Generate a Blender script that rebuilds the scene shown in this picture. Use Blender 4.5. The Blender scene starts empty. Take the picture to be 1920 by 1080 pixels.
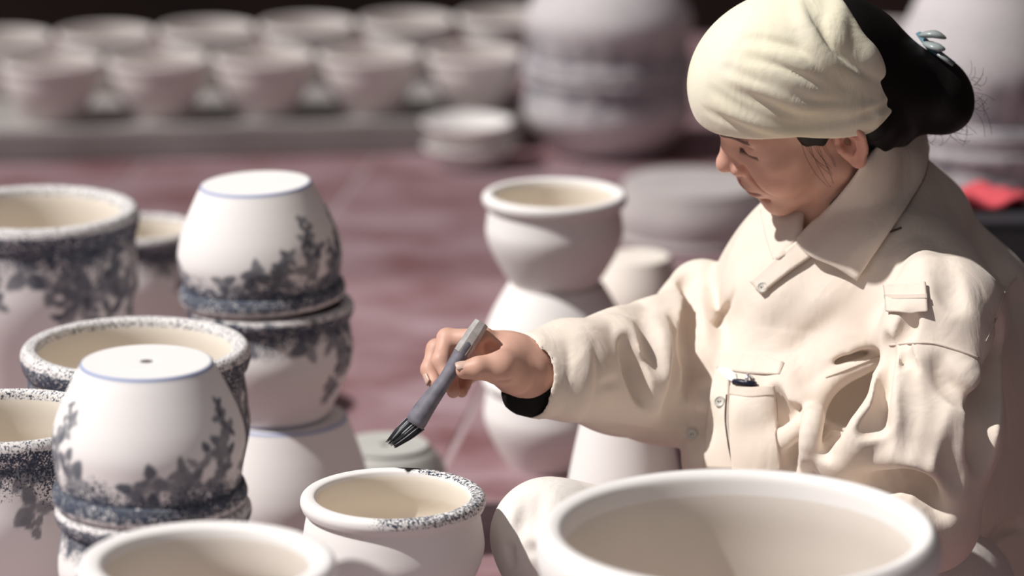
import bpy, math, random
import numpy as np
from mathutils import Matrix, Vector

# ------------------------------------------------------------------ camera, sky, sun, exposure
scene = bpy.context.scene
COL = scene.collection
PITCH = math.radians(14.5)
FPX = 7200.0                                   # 135 mm lens on a 36 mm sensor, 1920 px wide
CAM = np.array([0.0, -3.86, 1.43])
FW = np.array([0.0, math.cos(PITCH), -math.sin(PITCH)])
UPV = np.array([0.0, math.sin(PITCH), math.cos(PITCH)])
RT = np.array([1.0, 0.0, 0.0])
cam_data = bpy.data.cameras.new('camera')
cam_data.lens = 135.0
cam_data.sensor_width = 36.0
cam_data.clip_start = 0.1
cam_data.clip_end = 100
cam_data.dof.use_dof = True
cam_data.dof.focus_distance = 3.87
cam_data.dof.aperture_fstop = 2.7
cam = bpy.data.objects.new('camera', cam_data)
cam.location = CAM
cam.rotation_euler = (math.pi / 2 - PITCH, 0, 0)
COL.objects.link(cam)
scene.camera = cam

world = bpy.data.worlds.new('world')
scene.world = world
world.use_nodes = True
bgn = world.node_tree.nodes['Background']
bgn.inputs['Color'].default_value = (0.93, 0.94, 1.0, 1)
bgn.inputs['Strength'].default_value = 0.22

sun_data = bpy.data.lights.new('sun', 'SUN')
sun_data.energy = 4.3
sun_data.angle = math.radians(1.2)
sun_data.color = (1.0, 0.97, 0.93)
sun = bpy.data.objects.new('sun', sun_data)
SUN_AZ, SUN_EL = math.radians(-13), math.radians(51)     # comes from picture left, a little from the front
sdir = Vector((math.cos(SUN_EL) * math.cos(SUN_AZ), -math.cos(SUN_EL) * math.sin(SUN_AZ), -math.sin(SUN_EL)))
sun.rotation_euler = sdir.to_track_quat('-Z', 'Y').to_euler()
sun.location = (-3, 0, 4)
COL.objects.link(sun)

scene.view_settings.view_transform = 'Standard'
scene.view_settings.look = 'None'
scene.view_settings.gamma = 1
scene.view_settings.use_curve_mapping = False
scene.view_settings.exposure = 0.05
scene.cycles.use_denoising = True

# ------------------------------------------------------------------ helpers
def P(px, py, d):
    """world point seen at a pixel of the 1920x1080 frame at a depth along the optical axis"""
    return CAM + d * (FW + (px - 960) / FPX * RT + (540 - py) / FPX * UPV)

def tag(o, label=None, cat=None, group=None, kind=None):
    if label: o['label'] = label
    if cat: o['category'] = cat
    if group: o['group'] = group
    if kind: o['kind'] = kind
    return o

def link(name, me, mat=None, parent=None):
    o = bpy.data.objects.new(name, me)
    COL.objects.link(o)
    if mat is not None and me is not None:
        me.materials.append(mat)
    if parent is not None:
        o.parent = parent
    return o

def mesh_np(name, V, F, smooth=True):
    """V (n,3), F (m,4) or (m,3) -> mesh"""
    V = np.asarray(V, np.float32); F = np.asarray(F, np.int32)
    me = bpy.data.meshes.new(name)
    k = F.shape[1]
    me.vertices.add(len(V)); me.vertices.foreach_set('co', V.ravel())
    me.loops.add(F.size); me.loops.foreach_set('vertex_index', F.ravel())
    me.polygons.add(len(F))
    me.polygons.foreach_set('loop_start', np.arange(0, F.size, k, dtype=np.int32))
    me.update(calc_edges=True)
    me.validate()
    if smooth:
        me.polygons.foreach_set('use_smooth', np.ones(len(me.polygons), bool))
    return me

def catmull(pts, n, closed=False):
    p = np.asarray(pts, float)
    m = len(p)
    out = []
    segs = m if closed else m - 1
    for i in range(segs):
        if closed:
            a, b, c, d = p[(i - 1) % m], p[i], p[(i + 1) % m], p[(i + 2) % m]
        else:
            a, b, c, d = p[max(i - 1, 0)], p[i], p[i + 1], p[min(i + 2, m - 1)]
        for t in np.arange(n) / n:
            out.append(0.5 * ((2 * b) + (c - a) * t + (2 * a - 5 * b + 4 * c - d) * t * t + (3 * b - a - 3 * c + d) * t ** 3))
    if not closed:
        out.append(p[-1])
    return np.array(out)

def box_mesh(name, sx, sy, sz, bev=0.0):
    import bmesh
    bm = bmesh.new()
    bmesh.ops.create_cube(bm, size=1)
    for v in bm.verts:
        v.co.x *= sx; v.co.y *= sy; v.co.z = (v.co.z + .5) * sz
    if bev:
        bmesh.ops.bevel(bm, geom=bm.edges[:], offset=bev, segments=2, affect='EDGES')
    me = bpy.data.meshes.new(name); bm.to_mesh(me); bm.free()
    return me

def tube_mesh(name, pts, rad, n=8, flat=1.0, caps=True):
    """tube along a polyline; rad scalar or list"""
    p = np.asarray(pts, float); m = len(p)
    rad = np.full(m, rad) if np.isscalar(rad) else np.asarray(rad, float)
    T = np.gradient(p, axis=0); T /= np.linalg.norm(T, axis=1)[:, None] + 1e-12
    ref = np.array([0, 0, 1.0]) if abs(T[0, 2]) < .9 else np.array([1.0, 0, 0])
    N = np.cross(T[0], ref); N /= np.linalg.norm(N)
    V = []
    for i in range(m):
        N = N - T[i] * (N @ T[i]); N /= np.linalg.norm(N)
        B = np.cross(T[i], N)
        a = np.arange(n) * 2 * math.pi / n
        V.append(p[i] + rad[i] * (np.cos(a)[:, None] * N + flat * np.sin(a)[:, None] * B))
    V = np.concatenate(V)
    F = [[i * n + j, i * n + (j + 1) % n, (i + 1) * n + (j + 1) % n, (i + 1) * n + j] for i in range(m - 1) for j in range(n)]
    if caps:
        V = np.concatenate([V, p[:1], p[-1:]])
        c0, c1 = m * n, m * n + 1
        for j in range(n):
            F.append([c0, (j + 1) % n, j, c0]); F.append([c1, (m - 1) * n + j, (m - 1) * n + (j + 1) % n, c1])
    me = bpy.data.meshes.new(name)
    me.from_pydata(V.tolist(), [], [list(dict.fromkeys(f)) for f in F])
    for q in me.polygons: q.use_smooth = True
    return me

# ------------------------------------------------------------------ materials
def new_mat(name, color=(.8, .8, .8), rough=.8, spec=.3):
    m = bpy.data.materials.new(name); m.use_nodes = True
    b = m.node_tree.nodes['Principled BSDF']
    b.inputs['Base Color'].default_value = (*color, 1)
    b.inputs['Roughness'].default_value = rough
    b.inputs['Specular IOR Level'].default_value = spec
    return m, m.node_tree, b

def nd(nt, typ, **kw):
    n = nt.nodes.new(typ)
    for k, v in kw.items():
        if k.startswith('i_'):
            n.inputs[k[2:].replace('_', ' ')].default_value = v
        else:
            setattr(n, k, v)
    return n

def add_bump(nt, b, scale, strength, dist=.001, detail=4):
    tc = nd(nt, 'ShaderNodeTexCoord')
    no = nd(nt, 'ShaderNodeTexNoise'); no.inputs['Scale'].default_value = scale; no.inputs['Detail'].default_value = detail
    bp = nd(nt, 'ShaderNodeBump'); bp.inputs['Strength'].default_value = strength; bp.inputs['Distance'].default_value = dist
    nt.links.new(tc.outputs['Object'], no.inputs['Vector'])
    nt.links.new(no.outputs['Fac'], bp.inputs['Height'])
    nt.links.new(bp.outputs['Normal'], b.inputs['Normal'])
    return tc, no

def mix_noise(nt, b, c1, c2, scale, lo=.35, hi=.65, detail=4, stretch=None, world_pos=False):
    tc = nd(nt, 'ShaderNodeTexCoord')
    src = nd(nt, 'ShaderNodeNewGeometry').outputs['Position'] if world_pos else tc.outputs['Object']
    no = nd(nt, 'ShaderNodeTexNoise'); no.inputs['Scale'].default_value = scale; no.inputs['Detail'].default_value = detail
    if stretch:
        mp = nd(nt, 'ShaderNodeMapping'); mp.inputs['Scale'].default_value = stretch
        nt.links.new(src, mp.inputs['Vector']); nt.links.new(mp.outputs['Vector'], no.inputs['Vector'])
    else:
        nt.links.new(src, no.inputs['Vector'])
    mr = nd(nt, 'ShaderNodeMapRange'); mr.inputs['From Min'].default_value = lo; mr.inputs['From Max'].default_value = hi
    mx = nd(nt, 'ShaderNodeMix', data_type='RGBA')
    mx.inputs['A'].default_value = (*c1, 1); mx.inputs['B'].default_value = (*c2, 1)
    nt.links.new(no.outputs['Fac'], mr.inputs['Value']); nt.links.new(mr.outputs['Result'], mx.inputs['Factor'])
    nt.links.new(mx.outputs['Result'], b.inputs['Base Color'])
    return mx

def clay_mat(name, c1, c2, rough=.75):
    m, nt, b = new_mat(name, c1, rough, .25)
    mix_noise(nt, b, c1, c2, 9, .3, .7)
    add_bump(nt, b, 260, .12, .0006)
    return m

M_white = clay_mat('white_clay', (.87, .835, .82), (.82, .785, .77))
M_cream = clay_mat('cream_clay', (.84, .77, .70), (.79, .72, .65))
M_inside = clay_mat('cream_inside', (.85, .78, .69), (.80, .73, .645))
M_inside_shade = clay_mat('cream_inside_shade', (.78, .71, .65), (.72, .655, .60))  # cream inside darkened in colour for the shade within the front pots
M_grey = clay_mat('grey_clay', (.50, .49, .46), (.42, .42, .40))
M_bisque = clay_mat('bisque_clay', (.62, .57, .56), (.50, .46, .46))

def painted_mat(name, base1, base2):
    """white clay with ink leaves (attribute leaf), a sponged band (attribute sponge) and a blue line (attribute line)"""
    m, nt, b = new_mat(name, base1, .7, .25)
    L = nt.links.new
    tc = nd(nt, 'ShaderNodeTexCoord')
    n0 = nd(nt, 'ShaderNodeTexNoise'); n0.inputs['Scale'].default_value = 9
    L(tc.outputs['Object'], n0.inputs['Vector'])
    mb = nd(nt, 'ShaderNodeMix', data_type='RGBA')
    mb.inputs['A'].default_value = (*base1, 1); mb.inputs['B'].default_value = (*base2, 1)
    L(n0.outputs['Fac'], mb.inputs['Factor'])
    # sponge speckle
    asp = nd(nt, 'ShaderNodeAttribute', attribute_name='sponge')
    n1 = nd(nt, 'ShaderNodeTexNoise'); n1.inputs['Scale'].default_value = 430; n1.inputs['Detail'].default_value = 3; n1.inputs['Roughness'].default_value = .65
    L(tc.outputs['Object'], n1.inputs['Vector'])
    ma = nd(nt, 'ShaderNodeMath', operation='MULTIPLY_ADD'); ma.inputs[1].default_value = .42
    L(asp.outputs['Fac'], ma.inputs[0]); L(n1.outputs['Fac'], ma.inputs[2])
    mr = nd(nt, 'ShaderNodeMapRange'); mr.inputs['From Min'].default_value = .65; mr.inputs['From Max'].default_value = .74
    L(ma.outputs[0], mr.inputs['Value'])
    g0 = nd(nt, 'ShaderNodeMath', operation='GREATER_THAN'); g0.inputs[1].default_value = .03
    L(asp.outputs['Fac'], g0.inputs[0])
    sp = nd(nt, 'ShaderNodeMath', operation='MULTIPLY'); L(mr.outputs['Result'], sp.inputs[0]); L(g0.outputs[0], sp.inputs[1])
    # leaves, ink washes thinner and thicker
    alf = nd(nt, 'ShaderNodeAttribute', attribute_name='leaf')
    n2 = nd(nt, 'ShaderNodeTexNoise'); n2.inputs['Scale'].default_value = 70; n2.inputs['Detail'].default_value = 4
    L(tc.outputs['Object'], n2.inputs['Vector'])
    mr2 = nd(nt, 'ShaderNodeMapRange'); mr2.inputs['From Min'].default_value = .25; mr2.inputs['From Max'].default_value = .7
    mr2.inputs['To Min'].default_value = 1.0; mr2.inputs['To Max'].default_value = .85
    L(n2.outputs['Fac'], mr2.inputs['Value'])
    lf = nd(nt, 'ShaderNodeMath', operation='MULTIPLY'); L(alf.outputs['Fac'], lf.inputs[0]); L(mr2.outputs['Result'], lf.inputs[1])
    mxv = nd(nt, 'ShaderNodeMath', operation='MAXIMUM'); L(sp.outputs[0], mxv.inputs[0]); L(lf.outputs[0], mxv.inputs[1])
    m1 = nd(nt, 'ShaderNodeMix', data_type='RGBA'); m1.inputs['B'].default_value = (.048, .060, .092, 1)
    L(mxv.outputs[0], m1.inputs['Factor']); L(mb.outputs['Result'], m1.inputs['A'])
    ali = nd(nt, 'ShaderNodeAttribute', attribute_name='line')
    m2 = nd(nt, 'ShaderNodeMix', data_type='RGBA'); m2.inputs['B'].default_value = (.20, .27, .50, 1)
    L(ali.outputs['Fac'], m2.inputs['Factor']); L(m1.outputs['Result'], m2.inputs['A'])
    awt = nd(nt, 'ShaderNodeAttribute', attribute_name='wet')
    m3 = nd(nt, 'ShaderNodeMix', data_type='RGBA'); m3.inputs['B'].default_value = (.012, .010, .011, 1)
    L(awt.outputs['Fac'], m3.inputs['Factor']); L(m2.outputs['Result'], m3.inputs['A'])
    L(m3.outputs['Result'], b.inputs['Base Color'])
    return m

M_paint = painted_mat('painted_clay', (.87, .835, .82), (.82, .785, .77))
M_paint_far = painted_mat('painted_clay_large', (.80, .75, .76), (.70, .66, .68))

M_floor, nt, b = new_mat('floor_red', (.2, .08, .08), .7, .3)
mix_noise(nt, b, (.20, .092, .098), (.36, .25, .275), 4.0, .34, .66, 6, (1.3, 1.6, 1), True)
M_slab, nt, b = new_mat('floor_screed', (.40, .31, .32), .9, .2)
mix_noise(nt, b, (.46, .36, .38), (.34, .25, .26), 4)
M_wall, nt, b = new_mat('wall_dark', (.03, .022, .02), .95, .1)
mix_noise(nt, b, (.015, .012, .012), (.05, .032, .028), 1.2)
M_ledge, nt, b = new_mat('ledge_concrete', (.42, .40, .39), .9, .2)
mix_noise(nt, b, (.46, .43, .42), (.34, .32, .31), 5)
M_sun_filter = bpy.data.materials.new('sun_filter'); M_sun_filter.use_nodes = True
nt = M_sun_filter.node_tree; nt.nodes.remove(nt.nodes['Principled BSDF'])
t1 = nd(nt, 'ShaderNodeBsdfTranslucent'); t1.inputs['Color'].default_value = (.62, .58, .60, 1)
t2 = nd(nt, 'ShaderNodeBsdfDiffuse'); t2.inputs['Color'].default_value = (.5, .48, .48, 1)
t3 = nd(nt, 'ShaderNodeMixShader'); t3.inputs['Fac'].default_value = .35
t4 = nd(nt, 'ShaderNodeBsdfTransparent')                 # transparent share of the added net lets part of the sun through
t5 = nd(nt, 'ShaderNodeMixShader'); t5.inputs['Fac'].default_value = .68
nt.links.new(t1.outputs[0], t3.inputs[1]); nt.links.new(t2.outputs[0], t3.inputs[2]); nt.links.new(t3.outputs[0], t5.inputs[1]); nt.links.new(t4.outputs[0], t5.inputs[2]); nt.links.new(t5.outputs[0], nt.nodes['Material Output'].inputs['Surface'])

# ------------------------------------------------------------------ the setting
def structure(name, me, mat, loc=(0, 0, 0)):
    o = link(name, me, mat); o.location = loc
    return tag(o, kind='structure')

fl = structure('floor', box_mesh('floor', 16, 16, .1), M_slab, (0, 2, -.1015))
TA_ = math.atan2(.13, 1)
tile_me = box_mesh('tile', .373, .3795, .010, .001); tile_me.materials.append(M_floor)
for i in range(-6, 6):
    for j in range(-2, 11):
        lx, ly = -.184 + .191 + i * .382, (j + .5) * .382 + .1
        o = bpy.data.objects.new('tile', tile_me); COL.objects.link(o); o.parent = fl
        x, y = lx * math.cos(TA_) + ly * math.sin(TA_), -lx * math.sin(TA_) + ly * math.cos(TA_)
        o.location = (x, y - 2, .0915 + .0002 * ((i * 7 + j * 3) % 4)); o.rotation_euler = (0, 0, -TA_)
tag(fl, 'dark red worn workshop floor with pale dusty streaks')
wb = structure('wall_back', box_mesh('wall_back', 16, .15, 3.5), M_wall, (0, 3.75, 0))
tag(wb, 'dark unlit back wall of the workshop')
cl = structure('sun_filter_net', mesh_np('sun_filter_net', [(-8, -1.55, 0), (8, -1.55, 0), (8, 1.1, .35), (-8, 1.1, .35)], [(0, 1, 2, 3)], False), M_sun_filter, (0, 2.7, 3.1))  # out of view, added to filter the sun over bowls and back floor
tag(cl, 'unseen net added over the back to dim the sun there')
wr = structure('added_wall_right', box_mesh('added_wall_right', .15, 5.2, 3.0), M_wall, (1.10, 1.1, 0))  # out of view, added to keep fill light off the jacket's back
tag(wr, 'unseen dark side wall added to block fill light from the right')

# ------------------------------------------------------------------ pots
def pot_profile(base, bulge, neck, rim, lip, zb, foot=False, hole=0.0, wall=.07):
    """(r, z) in units of (R, H): from under the base, up the outside, over the rim, down the inside"""
    o = []
    if hole: o += [(hole, wall), (hole, .012), (hole * 1.25, .0)]
    else: o += [(0.0, .0), (base * .5, .0)]
    if foot:
        o += [(base * .80, .0), (base * .97, .0), (base, .01), (base * 1.0, .05), (base * .985, .07)]
    else:
        o += [(base * .85, .0), (base * .95, .0), (base * .995, .008), (base * 1.02, .03)]
    o += [(base + (bulge - base) * .30, zb * .24), (base + (bulge - base) * .62, zb * .50), (base + (bulge - base) * .88, zb * .76), (bulge, zb)]
    zn = .845
    o += [(bulge - (bulge - neck) * .35, zb + (zn - zb) * .5), (neck + .008, zn - .02), (neck, zn + .012), (neck + (rim - neck) * .55, .868), (rim - .015, .892), (rim, .93), (rim - .008, .97), (rim - .04, .995), (rim - lip * .5, 1.0), (rim - lip * .86, .992), (rim - lip, .965), (rim - lip - .012, .90)]
    i = rim - lip - .012
    o += [(min(i + .02, bulge - wall), .78), (bulge - wall, zb), (base + (bulge - base) * .55 - wall, zb * .45 + .02), (base - wall * .5, wall + .03), (base * .7, wall), (max(hole, base * .3), wall)]
    if not hole: o += [(0.0, wall)]
    return o

def lathe(name, prof, R, H, nth, sub, flip):
    c = catmull(prof, sub)
    c[:, 0] = np.maximum(c[:, 0], 0)
    r = c[:, 0] * R; z = c[:, 1] * H
    if prof[0][0] > 0:                      # drain hole: close the loop
        r = np.append(r, r[0]); z = np.append(z, z[0])
    n = len(r)
    th = np.arange(nth) * 2 * math.pi / nth
    zz = (H - z) if flip else z
    V = np.stack([r[:, None] * np.cos(th), r[:, None] * np.sin(th), np.repeat(zz[:, None], nth, 1)], -1).reshape(-1, 3)
    i = np.arange(n - 1)[:, None]; j = np.arange(nth)[None, :]; j2 = (j + 1) % nth
    F = np.stack([i * nth + j, i * nth + j2, (i + 1) * nth + j2, (i + 1) * nth + j], -1).reshape(-1, 4)
    if flip: F = F[:, ::-1]
    me = mesh_np(name, V, F)
    return me, r, z, th, n

def add_attr(me, name, vals):
    a = me.attributes.new(name, 'FLOAT', 'POINT')
    a.data.foreach_set('value', np.ascontiguousarray(vals, np.float32).ravel())

def smooth01(x, a, b):
    t = np.clip((x - a) / (b - a), 0, 1)
    return t * t * (3 - 2 * t)

def paint_pot(me, r, z, th, n, R, H, seed, style, wraps):
    """leaves hanging from the sponged neck band; s runs along the wall, w around it"""
    rng = random.Random(seed)
    nth = len(th)
    s = np.concatenate([[0], np.cumsum(np.hypot(np.diff(r), np.diff(z)))])
    itop = int(np.argmax(z)); S = s[itop]
    outer = np.arange(n) <= itop
    ss = np.repeat(s[:, None], nth, 1); tt = np.repeat(th[None, :], n, 0)
    rr = np.repeat(r[:, None], nth, 1); zz = np.repeat(z[:, None], nth, 1)
    om = np.repeat(outer[:, None], nth, 1)
    leaf = np.zeros((n, nth)); sponge = np.zeros((n, nth)); line = np.zeros((n, nth))
    zr = zz / H
    near_rim = (rr > R * .80) & ((zr > .86) | (~om & (zr > .965)))
    if style in ('full', 'big'):
        edge = .80 + .03 * np.sin(tt * 5 + seed) + .02 * np.sin(tt * 13 + 2 * seed)
        sponge = np.where(om, .25 + .40 * smooth01(zr, edge - .12, edge + .07), 0)
        sponge = np.where(om & (zr < edge - .12), 0, sponge)
        sponge = np.where(near_rim & (zr > .95), .34, sponge)
    # leaf sprays
    hw = R * .175 if style != 'far' else R * .15
    def blot(t0, s0, a, bb, rot, v):
        dt = (tt - t0 + math.pi) % (2 * math.pi) - math.pi
        x = dt * np.maximum(rr, R * .5); y = ss - s0
        cx = x * math.cos(rot) + y * math.sin(rot); cy = -x * math.sin(rot) + y * math.cos(rot)
        q = np.sqrt((cx / a) ** 2 + (cy / (bb * (1 - .35 * np.clip(cx / a, -1, 1)))) ** 2)
        m = np.clip((1.12 - q) / .24, 0, 1) * om * v
        np.maximum(leaf, m, out=leaf)
    def stem(t0, s0, t1, s1):
        k = 10
        for q in range(k + 1):
            u = q / k
            blot(t0 + (t1 - t0) * u + .05 * math.sin(u * 5), s0 + (s1 - s0) * u, hw * .16, hw * .10, 0, .8)
    def sprig(t0, s0, sc):
        k = rng.choice([3, 3, 4]); a0 = rng.uniform(0, 6.28)
        v = rng.uniform(.8, 1.0)
        for q in range(k):
            v = rng.uniform(.7, 1.0) * (.55 if style == 'far' else 1)
            a = a0 + q * 2 * math.pi / k + rng.uniform(-.3, .3)
            blot(t0 + math.cos(a) * hw * sc * .70 / R, s0 + math.sin(a) * hw * sc * .70, hw * sc * rng.uniform(.55, .75), hw * sc * rng.uniform(.34, .46), a, v)
    sneck = S - (H * .17)
    if style in ('full', 'big', 'far'):
        count = wraps * 2
        for q in range(count):
            t0 = q * 2 * math.pi / count + rng.uniform(-.08, .08)
            sprig(t0, sneck - rng.uniform(-.04, .06) * H, rng.uniform(.6, .95))
            if q % 2 == 0:
                t1 = t0 + rng.uniform(-.15, .15); s1 = sneck - rng.uniform(.11, .20) * H
                sprig(t1, s1, rng.uniform(.75, 1.1))
                stem(t0, sneck, t1, s1)
            if rng.random() < .22:
                t1 = t0 + rng.uniform(-.2, .2); s1 = sneck - rng.uniform(.22, .30) * H
                sprig(t1, s1, rng.uniform(.6, .85)); stem(t0, sneck - .1 * H, t1, s1)
        for t0 in SPRAYS.get(seed, []):
            tcur = t0; sc = 1.0; s0 = sneck - .15 * H; drift = rng.choice([-1, 1])
            for q in range(6):
                tn = tcur + drift * rng.uniform(.0, .09); sn = s0 - .085 * H
                stem(tcur, s0, tn, sn)
                sprig(tn + rng.uniform(-.14, .14), sn, sc * rng.uniform(.7, .95))
                if q < 3: sprig(tn - rng.uniform(.2, .4) * drift, sn + .03 * H, sc * .75)
                tcur, s0, sc = tn, sn, sc * .88
        # the ring drawn round the foot
        i0 = int(np.argmax((z > H * .010) & (r > R * .5))); sl = s[i0]
        line = np.exp(-((ss - sl) / (R * .022)) ** 2) * om * .95
    if style == 'far':
        sponge = np.where(om & (zr > .18), .20 + .16 * smooth01(zr, .3, .8), 0)
    if style == 'half':                      # being painted: speckle only on one side of the rim so far
        td = np.degrees((tt + math.pi) % (2 * math.pi) - math.pi)
        arc = smooth01(td, -108, -92) * (1 - smooth01(td, 70, 86))
        sponge = np.where((zr > .925) & (rr > R * .84), .46 * arc, 0) * np.where(zr > .955, 1, .8)
        wet = np.clip(1.35 - np.hypot((td - 80) / 8.5, (rr - R * .955) / (R * .055)), 0, .35) / .35 * (zr > .90)
        wet = np.maximum(wet, np.clip(1.3 - np.hypot((td - 80.5) / 2.6, (rr - R * .90) / (R * .05)), 0, .3) / .3 * (zr > .93))
        add_attr(me, 'wet', wet)
    add_attr(me, 'leaf', leaf); add_attr(me, 'sponge', sponge); add_attr(me, 'line', line)

SPRAYS = {}
POTS = []
def pot(px, py, d, R, H, ztop, label, name='ceramic_pot', cat='pot', mat=None, style='plain', prof=None, flip=False,
        seed=1, wraps=11, group=None, tilt=(0, 0), nth=96, sub=5, zbase=None, inside=None):
    """a pot whose top plane (rim, or foot when upturned) is centred at the pixel (px, py) at depth d"""
    c = P(px, py, d)
    zt = c[2] if ztop is None else ztop
    zb = (zt - H) if zbase is None else zbase
    kw = dict(base=.67, bulge=.985, neck=.93, rim=1.0, lip=.16, zb=.56)
    if prof: kw.update(prof)
    if style in ('full', 'big'): nth, sub = 320, 9
    elif style == 'half': nth, sub = 300, 8
    elif style == 'far': nth, sub = 160, 5
    me, r, z, th, n = lathe(name, pot_profile(**kw), R, H, nth, sub, flip)
    if style != 'plain':
        paint_pot(me, r, z, th, n, R, H, seed, style, wraps)
    o = link(name, me, mat or (M_paint if style != 'plain' else M_white))
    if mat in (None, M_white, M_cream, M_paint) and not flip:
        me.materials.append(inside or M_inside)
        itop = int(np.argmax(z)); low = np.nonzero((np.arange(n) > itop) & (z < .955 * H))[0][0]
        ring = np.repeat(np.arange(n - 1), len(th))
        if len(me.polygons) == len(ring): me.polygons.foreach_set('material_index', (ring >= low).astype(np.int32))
    o.location = (c[0], c[1], zb)
    o.rotation_euler = (math.radians(tilt[0]), math.radians(tilt[1]), 0)
    tag(o, label, cat, group)
    POTS.append((o.name, c[0], c[1], R, zb, zb + H))
    return o

GL = 'stacked pots on the left'
# stack with the upturned leafy pot nearest the camera
SPRAYS[3] = [math.radians(-160), math.radians(-40)]
t = P(265, 677, 3.57)
pot(275, 677, 3.57, .0918, .1363, None, 'upturned leafy pot with a drain hole, nearest of the left stacks', style='full', flip=True, seed=3, prof=dict(hole=.085, zb=.55), group=GL)
pot(281, 677, 3.57, .0923, .1363, t[2] - .1368, 'leafy pot standing rim to rim under the upturned pot with drain hole', style='full', seed=4, group=GL)
pot(281, 677, 3.57, .0923, t[2] - .2735, t[2] - .2735, 'plain upturned pot at the bottom of the near left stack', flip=True, group=GL)
# stack behind it with the tilted white upturned pot
SPRAYS[5] = [math.radians(-15), math.radians(-52)]
t = P(485, 342, 4.43)
pot(489, 342, 4.43, .0970, .138, None, 'white upturned pot tilted on the far stack, leaves round its shoulder', style='full', flip=True, seed=5, wraps=12, prof=dict(base=.66, zb=.6), tilt=(0, -2.5), group=GL)
SPRAYS[6] = [math.radians(-20)]
pot(503, 342, 4.43, .0975, .138, t[2] - .1405, 'leafy pot with speckled rim carrying the tilted white upturned pot', style='full', seed=6, group=GL)
pot(520, 342, 4.43, .104, t[2] - .280, t[2] - .2795, 'white upturned pot with blue ring at the bottom of the far stack', style='full', wraps=0, flip=True, seed=7, prof=dict(base=.74), group=GL)
# open leafy pots
SPRAYS[8] = [math.radians(-12), math.radians(-30)]
h = P(254, 645, 4.15)[2]
pot(254, 645, 4.15, .1245, .205, None, 'open leafy pot with speckled rim behind the upturned pot with drain hole', style='big', seed=8, wraps=14, prof=dict(lip=.15, hole=.04), group=GL)
pot(254, 645, 4.15, .10, h - .205, h - .205, 'plain upturned pot hidden below the open leafy pot', flip=True, group=GL)
h = P(12, 778, 3.87)[2]
pot(12, 778, 3.87, .103, .20, None, 'open leafy pot cut by the left edge, low in the picture', style='big', seed=9, wraps=10, prof=dict(lip=.14, neck=.95), group=GL)
pot(12, 778, 3.87, .09, h - .20, h - .20, 'plain upturned pot hidden below the low left leafy pot', flip=True, group=GL)
SPRAYS[10] = [math.radians(-25), math.radians(-60)]
h = P(66, 388, 4.6)[2]
pot(66, 388, 4.6, .1245, .215, None, 'large open leafy pot at the upper left edge with a thick speckled rim', style='big', seed=10, wraps=12, prof=dict(lip=.17, neck=.95, bulge=.97), group=GL)
pot(66, 388, 4.6, .10, h - .215, h - .215, 'plain upturned pot hidden below the large upper left pot', flip=True, group=GL)
h = P(262, 424, 5.0)[2]
pot(262, 424, 5.0, .078, .15, None, 'small open leafy pot peeping out behind the large left pot', style='full', seed=11, group=GL)
pot(262, 424, 5.0, .07, h - .15, h - .15, 'plain upturned pot hidden below the small leafy pot', flip=True, group=GL)
# near blurred pots
h = P(388, 1047, 3.3)[2]
pot(388, 1047, 3.3, .112, .19, None, 'blurred plain cream pot at the bottom left, nearest the camera', mat=M_white, inside=M_inside_shade, prof=dict(lip=.2), nth=128)
pot(388, 1047, 3.3, .09, h - .19, h - .19, 'plain upturned pot hidden below the blurred cream pot', flip=True)
h = P(1385, 985, 3.4)[2]
pot(1385, 987, 3.4, .1795, h, h, 'very large blurred cream pot with pale rim in front of the person', mat=M_white, inside=M_inside_shade, prof=dict(lip=.135, base=.7, bulge=.97), nth=160)
# the pot being painted, on its wheel
h = P(737, 925, 3.8)[2]
fp = pot(737, 925, 3.8, .0920, .120, None, 'plain white pot being painted, half its rim speckled blue, below the brush', style='half', prof=dict(lip=.165, bulge=.985, neck=.925, zb=.55), group=None)
wl = link('banding_wheel', None); c = P(737, 925, 3.8); wl.location = (c[0], c[1], 0)
wl.empty_display_size = .05
tag(wl, 'white round banding wheel carrying the pot being painted', 'wheel')
hb = h - .120
dz = .018
def disc(name, prof_, nth, mat, parent):
    me, *_ = lathe(name, prof_, 1, 1, nth, 3, False)
    return link(name, me, mat, parent)
disc('wheel_head', [(0, hb - dz), (.1, hb - dz), (.112, hb - dz), (.116, hb - dz * .6), (.116, hb - dz * .3), (.113, hb), (.1, hb), (0, hb)], 96, M_white, wl)
disc('stem', [(0, .02), (.02, .02), (.022, .04), (.018, .07), (.02, hb - dz), (0, hb - dz)], 32, M_grey, wl)
disc('foot', [(0, 0), (.07, 0), (.085, .004), (.085, .012), (.05, .02), (.02, .024), (0, .024)], 64, M_grey, wl)
# grey upturned pots behind it
t = P(722, 832, 4.72)
pot(722, 832, 4.72, .076, t[2], t[2], 'grey unglazed upturned pot with a drain hole behind the brush tip', mat=M_grey, flip=True, prof=dict(hole=.09, foot=True, base=.70))
t = P(590, 846, 4.80)
pot(568, 846, 4.80, .070, t[2], t[2], 'grey unglazed upturned pot behind the far left stack', mat=M_grey, flip=True, prof=dict(base=.8))
t = P(600, 800, 5.05)
pot(590, 800, 5.05, .058, t[2], t[2], 'small white pot glimpsed beside the foot of the far stack', prof=dict(base=.7))
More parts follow.
